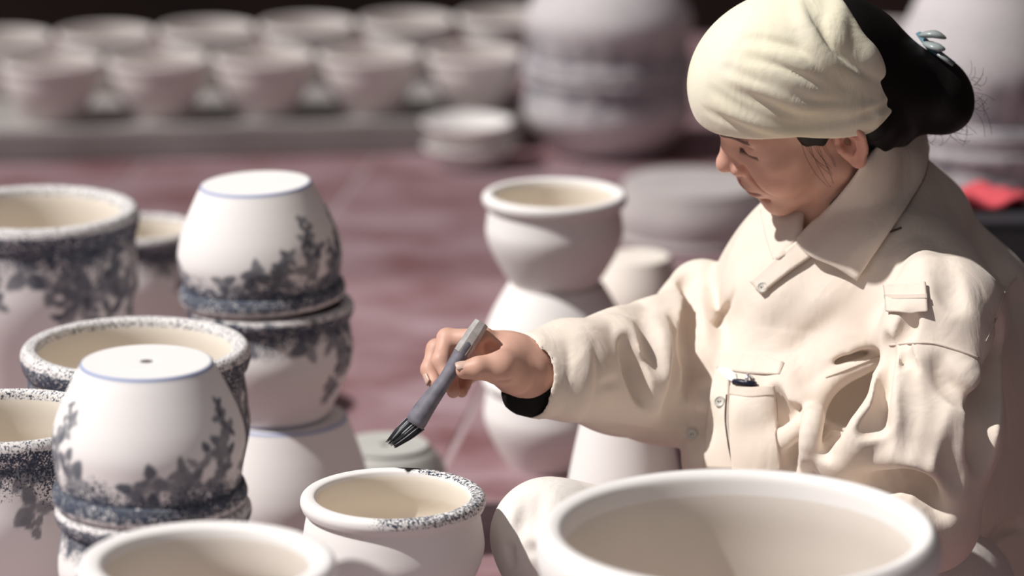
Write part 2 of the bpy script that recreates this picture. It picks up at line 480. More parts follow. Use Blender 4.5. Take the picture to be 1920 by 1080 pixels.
# plain stack behind the hand
GB = 'plain white stack behind the hand'
zt = P(1040, 361, 4.77)[2]
pot(1040, 361, 4.77, .0900, zt * .335, None, 'open white pot on top of the plain stack behind the hand', prof=dict(base=.6, lip=.15, bulge=.95, neck=.905, zb=.58), group=GB, nth=128)
pot(1043, 361, 4.77, .0900, zt * .3325, zt * .665, 'upturned white pot in the middle of the plain stack behind the hand', flip=True, group=GB)
pot(1040, 361, 4.77, .0900, zt * .3325, zt * .3325, 'white pot at the foot of the plain stack behind the hand', group=GB)
t = P(1175, 770, 4.36)
pot(1172, 770, 4.36, .067, t[2], t[2], 'bright white upturned pot between the sleeve and the knee', flip=True, prof=dict(base=.72, bulge=1.02, zb=.6))
# right of that stack
t = P(1192, 480, 5.15)
pot(1194, 480, 5.15, .062, .10, None, 'upturned bisque pot beside the plain white stack', mat=M_cream, flip=True, prof=dict(base=.72))
pot(1194, 480, 5.15, .066, t[2] - .10, t[2] - .10, 'bisque pot under the upturned one beside the plain stack', mat=M_bisque)
t = P(1295, 340, 6.0)
pot(1300, 338, 6.0, .125, t[2], t[2], 'wide low upturned basin behind the person\'s face', name='basin', cat='basin', mat=M_bisque, flip=True, prof=dict(base=.86, bulge=.98, neck=.95))
# large painted pair behind
zr_ = P(1140, 128, 6.60)[2]
pot(1140, 128, 6.60, .148, zr_, None, 'large speckled jar standing under its upturned twin at the back', style='far', mat=M_paint_far, seed=21, wraps=12, prof=dict(base=.62, zb=.5))
pot(1140, 128, 6.60, .146, .17, zr_ + .171, 'large speckled jar turned over on top of its twin at the back', style='far', mat=M_paint_far, seed=22, wraps=12, flip=True, prof=dict(base=.62, zb=.5))
# right background behind the hair
zr2 = P(1830, 250, 5.9)[2]
pot(1850, 250, 5.9, .15, zr2, None, 'large blurred jar at the right edge behind the hair bun', style='far', mat=M_paint_far, seed=23, prof=dict(base=.65))
pot(1850, 250, 5.9, .148, .24, zr2 + .241, 'large upturned jar at the right edge above the hair bun', style='far', mat=M_paint_far, seed=24, flip=True, prof=dict(base=.65))
zr3 = P(1640, 120, 6.6)[2]
pot(1660, 60, 6.7, .13, P(1660, 60, 6.7)[2], None, 'blurred plain jar behind the headscarf', mat=M_bisque)
pot(1555, 330, 5.85, .085, P(1600, 330, 5.9)[2], None, 'plain bisque pot behind the person\'s neck', mat=M_bisque)

# ledge with two rows of bowls
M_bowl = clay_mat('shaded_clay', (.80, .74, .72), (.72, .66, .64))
a, bq = P(-150, 262, 6.50), P(965, 250, 6.62)
ang = math.atan2(bq[1] - a[1], bq[0] - a[0])
mid = (a + bq) / 2
ledge = link('ledge', box_mesh('ledge', 1.04, .62, .055, .006), M_ledge)
ledge.location = (mid[0] - math.sin(ang) * .31, mid[1] + math.cos(ang) * .31, 0)
ledge.rotation_euler = (0, 0, ang)
tag(ledge, 'low grey concrete ledge carrying the rows of bowls', 'ledge', kind='thing')
dirx = np.array([math.cos(ang), math.sin(ang), 0]); diry = np.array([-math.sin(ang), math.cos(ang), 0])
org = a.copy(); org[2] = .055
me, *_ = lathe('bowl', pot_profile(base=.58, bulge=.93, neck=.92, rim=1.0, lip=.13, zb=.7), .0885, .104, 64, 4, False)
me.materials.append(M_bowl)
ordinal = ['first', 'second', 'third', 'fourth', 'fifth', 'sixth']
def bowl(x, y, label, z=0, s=1.0):
    o = bpy.data.objects.new('bowl', me); COL.objects.link(o)
    o.location = org + dirx * x + diry * y + np.array([0, 0, z]); o.scale = (s, s, s)
    tag(o, label, 'bowl', 'bowls on the ledge')
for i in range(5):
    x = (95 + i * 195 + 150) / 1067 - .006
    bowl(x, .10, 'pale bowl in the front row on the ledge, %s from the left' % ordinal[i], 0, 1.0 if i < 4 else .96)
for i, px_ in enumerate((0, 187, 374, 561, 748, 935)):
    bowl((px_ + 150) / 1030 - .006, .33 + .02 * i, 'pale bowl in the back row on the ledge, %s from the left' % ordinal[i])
sm, *_ = lathe('saucer', [(0, 0), (.05, 0), (.055, .004), (.075, .02), (.09, .036), (.092, .040), (.088, .042), (.07, .028), (.05, .012), (0, .01)], 1, 1, 64, 4, False)
sm.materials.append(M_white)
c = org + dirx * (985 / 1067.0) + diry * (-.105)
for k in range(2):
    o = bpy.data.objects.new('saucer', sm); COL.objects.link(o); o.scale = (.84, .84, .9); o.location = (c[0] - .003 * k, c[1] + .002 * k, .039 * k)
    tag(o, ['lower white saucer of the pair at the right end of the ledge', 'upper white saucer of the pair at the right end of the ledge'][k], 'saucer', 'saucers by the ledge')

# dark crate with a red cloth, behind the shoulder at the right edge
M_crate, nt, b = new_mat('crate_dark', (.03, .03, .035), .6, .3)
M_red, nt, b = new_mat('red_cloth', (.55, .08, .10), .8, .2)
c = P(1905, 410, 5.1)
cr = link('plastic_crate', None); cr.location = (c[0], c[1], 0); cr.empty_display_size = .05
tag(cr, 'dark plastic crate at the right edge behind the shoulder', 'crate')
ch = c[2] + .01
for k, (sx, sy, x, y) in enumerate(((.2, .012, 0, -.094), (.2, .012, 0, .094), (.012, .176, -.094, 0), (.012, .176, .094, 0))):
    o = link('side_panel', box_mesh('side_panel', sx, sy, ch, .003), M_crate, cr); o.location = (x, y, 0)
o = link('bottom_panel', box_mesh('bottom_panel', .176, .176, .01), M_crate, cr)
o = link('lid', box_mesh('lid', .2, .2, .008, .002), M_crate, cr); o.location = (0, 0, ch)
g = np.linspace(-1, 1, 17); gx, gy = np.meshgrid(g, g, indexing='ij')
V = np.stack([gx * .05, gy * .035, .012 + .008 * np.sin(gx * 4 + gy * 2) + .004 * np.cos(gy * 6)], -1).reshape(-1, 3)
idx = np.arange(17 * 17).reshape(17, 17)
F = np.stack([idx[:-1, :-1], idx[1:, :-1], idx[1:, 1:], idx[:-1, 1:]], -1).reshape(-1, 4)
rc = link('red_cloth', mesh_np('red_cloth', V, F), M_red)
md = rc.modifiers.new('thick', 'SOLIDIFY'); md.thickness = .008
rc.location = (c[0] - .04, c[1], ch + .010)
tag(rc, 'crumpled red cloth on the dark crate at the right edge', 'cloth')

# ------------------------------------------------------------------ sculpting in a distance field
class Field:
    def __init__(self, lo, hi, h):
        self.lo = np.asarray(lo, float); self.h = h
        self.n = np.ceil((np.asarray(hi) - self.lo) / h).astype(int) + 1
        self.ax = [(self.lo[i] + h * np.arange(self.n[i])).astype(np.float32) for i in range(3)]
        self.D = np.full(self.n, .08, np.float32)
    def region(self, lo, hi, m):
        s = []
        for i in range(3):
            a = int(np.clip(math.floor((lo[i] - m - self.lo[i]) / self.h), 0, self.n[i]))
            b = int(np.clip(math.ceil((hi[i] + m - self.lo[i]) / self.h) + 1, 0, self.n[i]))
            s.append(slice(a, b))
        return tuple(s)
    def apply(self, sd, lo, hi, k, op, m=.036):
        s = self.region(lo, hi, m if op == 'add' else max(k * 1.5, .008))
        if any(q.stop <= q.start for q in s): return
        X = self.ax[0][s[0]][:, None, None]; Y = self.ax[1][s[1]][None, :, None]; Z = self.ax[2][s[2]][None, None, :]
        d = sd(X, Y, Z).astype(np.float32)
        D = self.D[s]
        if op == 'add':
            q = np.maximum(k - np.abs(D - d), 0)
            self.D[s] = np.minimum(D, d) - q * q / (4 * k)
        else:
            d = -d
            q = np.maximum(k - np.abs(D - d), 0)
            self.D[s] = np.maximum(D, d) + q * q / (4 * k)
    # primitives
    def cone(self, a, b, ra, rb, k=.01, op='add'):
        a = np.asarray(a, float); b = np.asarray(b, float); ab = b - a; L2 = float(ab @ ab) + 1e-12
        r = max(ra, rb)
        def sd(X, Y, Z):
            t = np.clip(((X - a[0]) * ab[0] + (Y - a[1]) * ab[1] + (Z - a[2]) * ab[2]) / L2, 0, 1)
            return np.sqrt((X - a[0] - t * ab[0]) ** 2 + (Y - a[1] - t * ab[1]) ** 2 + (Z - a[2] - t * ab[2]) ** 2) - (ra + (rb - ra) * t)
        self.apply(sd, np.minimum(a, b) - r, np.maximum(a, b) + r, k, op)
    def line(self, pts, rad, k=.01, op='add'):
        p = np.asarray(pts, float); m = len(p)
        rad = [rad] * m if np.isscalar(rad) else list(rad)
        r = max(rad)
        def sd(X, Y, Z):
            out = None
            for i in range(m - 1):
                a, ab = p[i], p[i + 1] - p[i]; L2 = float(ab @ ab) + 1e-12
                t = np.clip(((X - a[0]) * ab[0] + (Y - a[1]) * ab[1] + (Z - a[2]) * ab[2]) / L2, 0, 1)
                d = np.sqrt((X - a[0] - t * ab[0]) ** 2 + (Y - a[1] - t * ab[1]) ** 2 + (Z - a[2] - t * ab[2]) ** 2) - (rad[i] + (rad[i + 1] - rad[i]) * t)
                out = d if out is None else np.minimum(out, d)
            return out
        self.apply(sd, p.min(0) - r, p.max(0) + r, k, op)
    def ell(self, c, r, A=None, k=.01, op='add'):
        c = np.asarray(c, float); r = np.asarray(r, float); A = np.eye(3) if A is None else np.asarray(A)   # rows = axes
        ext = np.sqrt(((A * r[:, None]) ** 2).sum(0))
        def sd(X, Y, Z):
            x, y, z = X - c[0], Y - c[1], Z - c[2]
            q = [(A[i, 0] * x + A[i, 1] * y + A[i, 2] * z) for i in range(3)]
            k0 = np.sqrt(sum((q[i] / r[i]) ** 2 for i in range(3))) + 1e-9
            k1 = np.sqrt(sum((q[i] / r[i] ** 2) ** 2 for i in range(3))) + 1e-9
            return k0 * (k0 - 1) / k1
        self.apply(sd, c - ext, c + ext, k, op)
    def plane_cut(self, fn, k=.004):
        """keep where fn(X,Y,Z) < 0"""
        X = self.ax[0][:, None, None]; Y = self.ax[1][None, :, None]; Z = self.ax[2][None, None, :]
        d = fn(X, Y, Z).astype(np.float32)
        q = np.maximum(k - np.abs(self.D - d), 0)
        self.D = np.maximum(self.D, d) + q * q / (4 * k)
    # queries
    def sample(self, p):
        q = (np.asarray(p) - self.lo) / self.h
        i = np.clip(np.floor(q).astype(int), 0, self.n - 2); f = np.clip(q - i, 0, 1)
        D = self.D; x, y, z = i.T; fx, fy, fz = f.T
        c = lambda a, b_, d_: D[x + a, y + b_, z + d_]
        v0 = (c(0,0,0)*(1-fz)+c(0,0,1)*fz)*(1-fy)+(c(0,1,0)*(1-fz)+c(0,1,1)*fz)*fy
        v1 = (c(1,0,0)*(1-fz)+c(1,0,1)*fz)*(1-fy)+(c(1,1,0)*(1-fz)+c(1,1,1)*fz)*fy
        out = v0 * (1 - fx) + v1 * fx
        bad = ((q < 0) | (q > self.n - 1)).any(1)
        return np.where(bad, .08, out)
    def grad(self, p, e=.004):
        g = np.stack([self.sample(p + np.eye(3)[i] * e) - self.sample(p - np.eye(3)[i] * e) for i in range(3)], -1)
        return g / (np.linalg.norm(g, axis=1)[:, None] + 1e-9)
    def ray(self, pix, d0=3.4, d1=4.6, step=.003):
        """first surface point met by the rays through pixels; returns points, normals, hit mask"""
        pix = np.asarray(pix, float)
        v = FW + (pix[:, :1] - 960) / FPX * RT + (540 - pix[:, 1:2]) / FPX * UPV
        t = np.full(len(pix), d1); hit = np.zeros(len(pix), bool)
        prev = self.sample(CAM + d0 * v)
        for d in np.arange(d0 + step, d1, step):
            cur = self.sample(CAM + d * v)
            new = (~hit) & (cur < 0) & (prev >= 0)
            t[new] = d - step * (cur[new] / (cur[new] - prev[new]))
            hit |= new; prev = cur
            if hit.all(): break
        p = CAM + t[:, None] * v
        return p, self.grad(p), hit
    # surface nets
    def mesh(self, name, relax=2):
        D = self.D
        S = D < 0
        nx, ny, nz = D.shape
        cnt = np.zeros((nx - 1, ny - 1, nz - 1), np.int8)
        for a in (0, 1):
            for b_ in (0, 1):
                for c in (0, 1):
                    cnt += S[a:nx - 1 + a, b_:ny - 1 + b_, c:nz - 1 + c]
        act = (cnt > 0) & (cnt < 8)
        ix = np.stack(np.nonzero(act), -1)
        idm = np.full(act.shape, -1, np.int32); idm[act] = np.arange(len(ix))
        acc = np.zeros((len(ix), 3)); num = np.zeros(len(ix))
        cor = {}
        for a in (0, 1):
            for b_ in (0, 1):
                for c in (0, 1):
                    cor[a, b_, c] = D[ix[:, 0] + a, ix[:, 1] + b_, ix[:, 2] + c].astype(float)
        for k0 in cor:
            for axis in range(3):
                if k0[axis] == 1: continue
                k1 = list(k0); k1[axis] = 1; k1 = tuple(k1)
                A, B = cor[k0], cor[k1]
                m = (A < 0) != (B < 0)
                t = np.where(m, A / (A - B + 1e-20), 0)
                pt = np.tile(np.array(k0, float), (len(ix), 1)); pt[:, axis] += t
                acc += np.where(m[:, None], pt, 0); num += m
        V = self.lo + (ix + acc / num[:, None]) * self.h
        Fs = []
        for axis in range(3):
            o1, o2 = [(1, 2), (2, 0), (0, 1)][axis]
            sl = [slice(1, -1)] * 3; sl[axis] = slice(0, -1)
            sl2 = list(sl); sl2[axis] = slice(1, None)
            a = S[tuple(sl)]; b_ = S[tuple(sl2)]
            e = np.stack(np.nonzero(a != b_), -1)
            e[:, o1] += 1; e[:, o2] += 1
            flip = a[a != b_]
            def cell(d1_, d2_):
                q = e.copy(); q[:, o1] += d1_; q[:, o2] += d2_
                return idm[q[:, 0], q[:, 1], q[:, 2]]
            q = np.stack([cell(-1, -1), cell(0, -1), cell(0, 0), cell(-1, 0)], -1)
            q[~flip] = q[~flip][:, ::-1]
            Fs.append(q)
        F = np.concatenate(Fs); F = F[(F >= 0).all(1)]
        for _ in range(relax):                       # light relaxation to take off the lattice
            s = np.zeros_like(V); n_ = np.zeros(len(V))
            for i in range(4):
                np.add.at(s, F[:, i], V[F[:, (i + 1) % 4]]); np.add.at(n_, F[:, i], 1)
            V = V * .5 + .5 * s / np.maximum(n_, 1)[:, None]
        return V, F

def pxr(r, d): return r * d / FPX

# ------------------------------------------------------------------ the woman
HF = np.array([-0.86216, -0.15849, -0.48120]); HU = np.array([-0.38211, -0.42023, 0.82304]); HL = np.array([0.33266, -0.89347, -0.30174])
HO = P(1518, 211, 3.99); HS = .001
HA = np.stack([HF, HU, HL])
def hd(f, u, l): return HO + HS * (f * HF + u * HU + l * HL)
def hloc(V): return ((V - HO) @ HA.T) / HS
mm = HS

person = link('person', None)
ground = P(1600, 1080, 4.0); person.location = (ground[0], ground[1], 0); person.empty_display_size = .1
tag(person, 'person seated in a cream work jacket and pale yellow headscarf, painting a pot', 'person')
def pchild(name, V, F, mat, parent=None):
    o = link(name, mesh_np(name, np.asarray(V) - np.array(person.location), F), mat, parent or person)
    return o
def pmesh(name, me, mat, parent=None):
    me.transform(Matrix.Translation(-person.location))
    return link(name, me, mat, parent or person)

# ---- materials
M_skin, nt, b = new_mat('skin', (.6, .34, .25), .5, .35)
vc = nd(nt, 'ShaderNodeAttribute', attribute_name='tint')
tc = nd(nt, 'ShaderNodeTexCoord'); no = nd(nt, 'ShaderNodeTexNoise'); no.inputs['Scale'].default_value = 40; no.inputs['Detail'].default_value = 5
nt.links.new(tc.outputs['Object'], no.inputs['Vector'])
mr = nd(nt, 'ShaderNodeMapRange'); mr.inputs['From Min'].default_value = .3; mr.inputs['From Max'].default_value = .7; mr.inputs['To Min'].default_value = .88; mr.inputs['To Max'].default_value = 1.06
nt.links.new(no.outputs['Fac'], mr.inputs['Value'])
vm = nd(nt, 'ShaderNodeVectorMath', operation='MULTIPLY'); nt.links.new(vc.outputs['Color'], vm.inputs[0]); nt.links.new(mr.outputs['Result'], vm.inputs[1])
nt.links.new(vm.outputs['Vector'], b.inputs['Base Color'])
b.inputs['Subsurface Weight'].default_value = .15
b.inputs['Subsurface Radius'].default_value = (1, .35, .2); b.inputs['Subsurface Scale'].default_value = .006

def cloth_mat(name, c1, c2, weave=1400, bump=.25):
    m, nt, b = new_mat(name, c1, .9, .15)
    mix_noise(nt, b, c1, c2, 14, .3, .7, 6)
    tc, no = add_bump(nt, b, weave, bump, .0008, 2)
    bp = [n for n in nt.nodes if n.type == 'BUMP'][0]
    n2 = nd(nt, 'ShaderNodeTexNoise'); n2.inputs['Scale'].default_value = 26; n2.inputs['Detail'].default_value = 3; n2.inputs['Distortion'].default_value = .6
    mp = nd(nt, 'ShaderNodeMapping'); mp.inputs['Scale'].default_value = (1, 1, .55); mp.inputs['Rotation'].default_value = (.4, .7, .2)
    nt.links.new(tc.outputs['Object'], mp.inputs['Vector']); nt.links.new(mp.outputs['Vector'], n2.inputs['Vector'])
    b2 = nd(nt, 'ShaderNodeBump'); b2.inputs['Strength'].default_value = .5; b2.inputs['Distance'].default_value = .006
    nt.links.new(n2.outputs['Fac'], b2.inputs['Height']); nt.links.new(b2.outputs['Normal'], bp.inputs['Normal'])
    b.inputs['Sheen Weight'].default_value = .15
    return m
M_jacket = cloth_mat('jacket_cotton', (.80, .70, .61), (.75, .65, .565))
M_trouser = cloth_mat('trouser_cotton', (.82, .77, .72), (.76, .71, .665))
M_scarf = cloth_mat('scarf_cotton', (.82, .765, .57), (.85, .80, .66), 1000, .2)
M_under, nt, b = new_mat('dark_undersleeve', (.012, .011, .011), .9, .1)
M_hair, nt, b = new_mat('hair_black', (.006, .005, .005), .5, .25)
add_bump(nt, b, 300, .3, .001)
M_lash, nt, b = new_mat('lash', (.02, .014, .012), .7, .2)
M_nail, nt, b = new_mat('nail', (.62, .42, .34), .35, .5)
M_button, nt, b = new_mat('button_shell', (.62, .60, .54), .35, .5)
M_thread, nt, b = new_mat('dark_cord', (.10, .07, .06), .8, .1)  # dark cord for piping, stitches and button thread
M_seam = cloth_mat('seam_cotton', (.70, .60, .52), (.64, .54, .47))

# ---- body: head, neck, trunk core, right arm and hand in one surface
RES = 1.0
bl = np.minimum(np.minimum(hd(120, -95, 95), P(795, 800, 3.80)), P(1500, 640, 3.8)); 
lo = np.array([P(785, 700, 3.9)[0], P(1400, 300, 3.86)[1] - .16, P(1500, 660, 4.0)[2] - .08])
hi = np.array([P(1700, 300, 4.0)[0] + .02, P(1500, 200, 4.0)[1] + .17, P(1500, 0, 4.0)[2] + .03])
B = Field(lo, hi, .0016 * RES)
E_ = lambda c, r, k=10, op='add', A=HA: B.ell(hd(*c), np.array(r) * mm, A, k * mm, op)
C_ = lambda a, b_, ra, rb, k=10, op='add': B.cone(hd(*a), hd(*b_), ra * mm, rb * mm, k * mm, op)
E_((-4, 50, 0), (94, 79, 72), 1)
E_((38, 2, 0), (55, 66, 60), 16)
E_((40, -44, 0), (42, 38, 45), 20)
for s in (-1, 1):
    C_((6, -44, 45 * s), (66, -72, 13 * s), 14, 14, 18)          # jaw line
    E_((56, -20, 36 * s), (28, 27, 24), 14)                      # cheek
    E_((50, 4, 50 * s), (20, 13, 15), 12)                        # cheekbone
    E_((58, 26, 44 * s), (16, 18, 12), 12)                       # temple side of the orbit
C_((70, -72, -8), (70, -72, 8), 15, 15, 12)                      # chin
E_((80, -34, 0), (15, 24, 26), 14)                               # muzzle
for s in (-1, 1):
    C_((88, 42, 10 * s), (74, 44, 44 * s), 8, 7, 10)             # brow
    E_((93, 24, 31 * s), (14, 13, 17), 12, 'cut')                # eye socket
    E_((68, 24, 31 * s), (14.5, 13.5, 15), 4)                    # lidded eyeball
    B.line([hd(83.0, 19, 19 * s), hd(83.5, 16, 31 * s), hd(78.5, 17.5, 43 * s)], 1.5 * mm, 2.5 * mm, 'cut')   # lash line
    B.line([hd(83, 32, 18 * s), hd(84, 34, 31 * s), hd(76, 32, 44 * s)], 1.2 * mm, 3 * mm, 'cut')           # lid fold
C_((86, 27, 0), (99, 4, 0), 7, 8, 9)                             # nose
E_((102, -2, 0), (10.5, 9.5, 10), 7)
for s in (-1, 1):
    E_((93, -8, 12.5 * s), (9.5, 8, 6.5), 5)
    E_((97, -15.5, 6 * s), (4.5, 4.5, 3.4), 3, 'cut')
    B.line([hd(88, -3, 18 * s), hd(86, -14, 21 * s), hd(80, -30, 31 * s), hd(74, -42, 36 * s)], [2.2 * mm, 2.6 * mm, 2.4 * mm, 1.5 * mm], 7 * mm, 'cut')   # smile fold
E_((90, -35, 0), (8.5, 6.5, 21), 5)                              # lips
E_((86.5, -46, 0), (8.5, 6.5, 18), 5)
B.line([hd(88, -42, -25), hd(95, -40.8, -9), hd(96, -41.5, 0), hd(95, -40.8, 9), hd(88, -42, 25)], 1.5 * mm, 2 * mm, 'cut')
B.line([hd(80, -57, -16), hd(84, -57, 0), hd(80, -57, 16)], 3 * mm, 7 * mm, 'cut')
B.line([hd(97, -22, 0), hd(97, -30, 0)], 2 * mm, 4 * mm, 'cut')
for s in (-1, 1):                                                # ears
    a_ = math.radians(24)
    ef = math.cos(a_) * HF - math.sin(a_) * HL * s; el = math.cos(a_) * HL * s + math.sin(a_) * HF
    EA = np.stack([ef, HU, el])
    B.ell(hd(-14, -4, 72 * s), np.array([17, 31, 5.5]) * mm, EA, 6 * mm)
    q = lambda x, y, w: hd(-14, -4, 72 * s) + mm * (x * ef + y * HU + w * el)
    B.ell(q(0, 3, 6), np.array([11, 19, 7]) * mm, EA, 2 * mm, 'cut')
    B.line([q(10, 10, 3), q(9, 22, 4), q(-1, 29, 5), q(-12, 23, 6), q(-16, 8, 6), q(-13, -10, 5), q(-5, -22, 4)], 3.6 * mm, 2.5 * mm)
    B.line([q(-1, 17, 4), q(-8, 6, 5), q(-6, -8, 5), q(0, -15, 5)], 2.4 * mm, 3 * mm)
    B.ell(q(3, -1, 4), np.array([5.5, 9, 9]) * mm, EA, 2.5 * mm, 'cut')
    B.ell(q(0, -26, 3), np.array([8, 8, 5]) * mm, EA, 4 * mm)
    B.ell(q(12, -3, 4), np.array([4, 6, 4]) * mm, EA, 3 * mm)
# neck and trunk core
NB = P(1600, 440, 4.08)
B.cone(hd(-34, -20, 0), NB, .050, .056, .02)
B.cone(hd(-4, -48, 0), P(1562, 475, 4.07), .030, .036, .02)
B.cone(P(1600, 500, 4.12), P(1620, 700, 4.14), .07, .09, .03)
B.cone(P(1600, 520, 4.12), P(1350, 590, 4.2), .05, .034, .03)    # right shoulder, inside the jacket
# right arm
WR = P(990, 692, 3.945)
B.cone(P(1350, 590, 4.20), P(1265, 720, 4.12), .034, .028, .02)
B.cone(P(1265, 720, 4.12), P(1110, 705, 4.00), .028, .028, .02)
B.cone(P(1110, 705, 4.00), WR, .028, .028, .015)
# hand
def J(px, py, d, r): return (P(px, py, d), pxr(r, d))
def chain(js, k=.006, root=None):
    for (a, ra), (b_, rb) in zip(js[:-1], js[1:]):
        B.cone(a, b_, ra, rb, k)
wrj = J(988, 694, 3.945, 50)
iM, mM, rM, pM = J(902, 640, 3.925, 24), J(897, 645, 3.96, 25), J(908, 662, 3.99, 23), J(925, 685, 4.01, 20)
tC = J(968, 705, 3.915, 36)
for j in (iM, mM, rM, pM): chain([(wrj[0], wrj[1] * .82), j], .016)
chain([(wrj[0], wrj[1]), J(945, 675, 3.945, 44)], .012)
chain([iM, mM, rM, pM], .010)
B.ell(P(945, 665, 3.945), (.030, .03, .022), None, .012)
chain([iM, J(838, 634, 3.935, 18), J(827, 676, 3.92, 16), J(838, 706, 3.912, 13)], .005)
chain([mM, J(819, 655, 3.965, 19), J(806, 693, 3.955, 16.5), J(815, 717, 3.945, 13.5)], .005)
chain([rM, J(852, 668, 3.995, 18), J(842, 708, 3.98, 15), J(850, 734, 3.965, 13)], .005)
chain([pM, J(880, 700, 4.02, 16), J(868, 722, 4.00, 13), J(866, 735, 3.985, 11)], .005)
chain([tC, J(938, 690, 3.893, 27), J(898, 690, 3.883, 20), J(871, 694, 3.883, 17)], .007)
chain([J(962, 662, 3.93, 30), J(938, 688, 3.893, 24)], .014)     # web of the thumb
B.line([P(955, 712, 3.885), P(930, 715, 3.88), P(905, 706, 3.87)], .0012, .004, 'cut')
B.ell(P(921, 657, 3.905), (.0085, .016, .010), None, .004, 'cut')     # hollow of the grip
V, F = B.mesh('body')
Lc = hloc(V)
f_, u_, l_ = Lc.T; al = np.abs(l_)
base = np.array([.66, .39, .30]); tint = np.tile(base, (len(V), 1))
head = (f_ > -110) & (f_ < 130) & (u_ > -110) & (al < 100)
def wmix(w, col):
    global tint
    tint = tint * (1 - w[:, None]) + np.array(col) * w[:, None]
g = lambda x, s: np.exp(-(x / s) ** 2)
wmix(.55 * g(f_ - 60, 30) * g(u_ + 18, 26) * g(al - 40, 24) * head, (.60, .27, .20))
wmix(.45 * g(f_ - 100, 14) * g(u_ + 4, 14) * g(al, 16) * head, (.66, .30, .24))
wmix(.5 * g(al - 80, 14) * g(f_ + 10, 26) * head, (.62, .26, .20))
lip = np.clip(1.25 - np.hypot(l_ / 23, (u_ + 41) / (9.5 - 2.5 * np.clip(al / 23, 0, 1))), 0, .25) * 4 * (f_ > 78) * head
wmix(.8 * np.clip(lip, 0, 1), (.36, .13, .11))
wmix(.95 * g(u_ + 41.5, 2.0) * (al < 25) * (f_ > 78) * head, (.10, .035, .03))
brow = np.clip(1.3 - np.abs(u_ - (43 + 3 * g(al - 30, 14))) / 4.5, 0, 1) * (al > 12) * (al < 50) * (f_ > 60) * head
wmix(.85 * np.clip(brow, 0, 1), (.025, .015, .012))
lash = g(u_ - (16.3 + .004 * (al - 31) ** 2), 2.4) * (al > 17) * (al < 46) * (f_ > 66) * head
wmix(.95 * np.clip(lash * 1.5, 0, 1), (.02, .012, .010))
wmix(.35 * g(u_ - 24, 9) * g(al - 31, 14) * (f_ > 60) * head, (.42, .20, .14))
body = pchild('body', V, F, M_skin)
ca = body.data.color_attributes.new('tint', 'FLOAT_COLOR', 'POINT')
ca.data.foreach_set('color', np.concatenate([tint, np.ones((len(V), 1))], 1).astype(np.float32).ravel())

# ---- nails
def nail(c, ax, nrm, w, l):
    g1 = np.linspace(-1, 1, 9)
    gx, gy = np.meshgrid(g1, g1, indexing='ij')
    ax = ax / np.linalg.norm(ax); nrm = nrm - ax * (nrm @ ax); nrm /= np.linalg.norm(nrm); sd = np.cross(ax, nrm)
    sq = np.sqrt(np.clip(1 - .5 * gx ** 2, 0, 1))
    Vv = c + (gx * w)[..., None] * sd + (gy * l * sq)[..., None] * ax + ((-.45 * w) * gx ** 2 - .15 * l * np.clip(gy, 0, 1) ** 2)[..., None] * nrm
    idx = np.arange(81).reshape(9, 9)
    Ff = np.stack([idx[:-1, :-1], idx[1:, :-1], idx[1:, 1:], idx[:-1, 1:]], -1).reshape(-1, 4)
    o = pchild('fingernail', Vv.reshape(-1, 3), Ff, M_nail)
    m = o.modifiers.new('thick', 'SOLIDIFY'); m.thickness = .0012; m.offset = 0
    return o
tip, ipj = P(866, 693, 3.883), P(898, 690, 3.883)
toc = -FW
nail(tip + (toc * .6 + UPV * .75) * pxr(16.0, 3.88), tip - ipj, toc * .6 + UPV * .75, .0062, .0068)
nail(P(810, 712, 3.945) - RT * pxr(13, 3.94) + toc * .002, P(815, 717, 3.945) - P(806, 693, 3.955), -RT + toc * .3, .0048, .006)

# ---- headscarf
lo = hd(-4, 50, 0) - .135; hi = hd(-4, 50, 0) + .135
S = Field(lo, hi, .0018 * RES)
S.ell(hd(-4, 50, 0), np.array([105, 89, 82]) * mm, HA, .001)
S.ell(hd(20, 70, 0), np.array([88, 76, 74]) * mm, HA, .02)
for s in (-1, 1): S.ell(hd(-14, 26, 72 * s), np.array([34, 26, 14]) * mm, HA, .02)
# bottom edge: a line that sinks from the brow to the nape
ff = np.array([-140, -91, -60, -23, 35, 92, 140.]); uu = np.array([-50, -36, -18, 4, 41, 58, 64.])
def below(X, Y, Z):
    x, y, z = X - HO[0], Y - HO[1], Z - HO[2]
    f = (x * HF[0] + y * HF[1] + z * HF[2]) / mm; u = (x * HU[0] + y * HU[1] + z * HU[2]) / mm
    return (np.interp(f, ff, uu) - u) * mm * .9
Sbase = Field.__new__(Field); Sbase.__dict__.update(S.__dict__); Sbase.D = S.D.copy()
def stroke(fld, ref, pix, r, k, op='add', h=.004, d0=3.5, d1=4.5, ends=(.55, .55)):
    """a fold pressed into (cut) or raised on (add) the surface along a path seen in the picture, fading out at its ends"""
    p = catmull(np.array(pix, float), 5)
    q, n_, hit = ref.ray(p, d0, d1)
    if hit.sum() < 3: return
    q, n_ = q[hit], n_[hit]
    t = np.linspace(0, 1, len(q))
    rr = np.interp(t, np.linspace(0, 1, len(r)), r) if not np.isscalar(r) else np.full(len(q), r)
    env = np.minimum(np.sin(np.minimum(t / ends[0], 1) * np.pi / 2), np.sin(np.minimum((1 - t) / ends[1], 1) * np.pi / 2)) ** .8
    off = -(rr + .5 * k) + env * (h * rr / rr.max() + .5 * k)
    q = q + n_ * (off if op == 'add' else -off)[:, None]
    fld.line(q, list(rr), k, op)
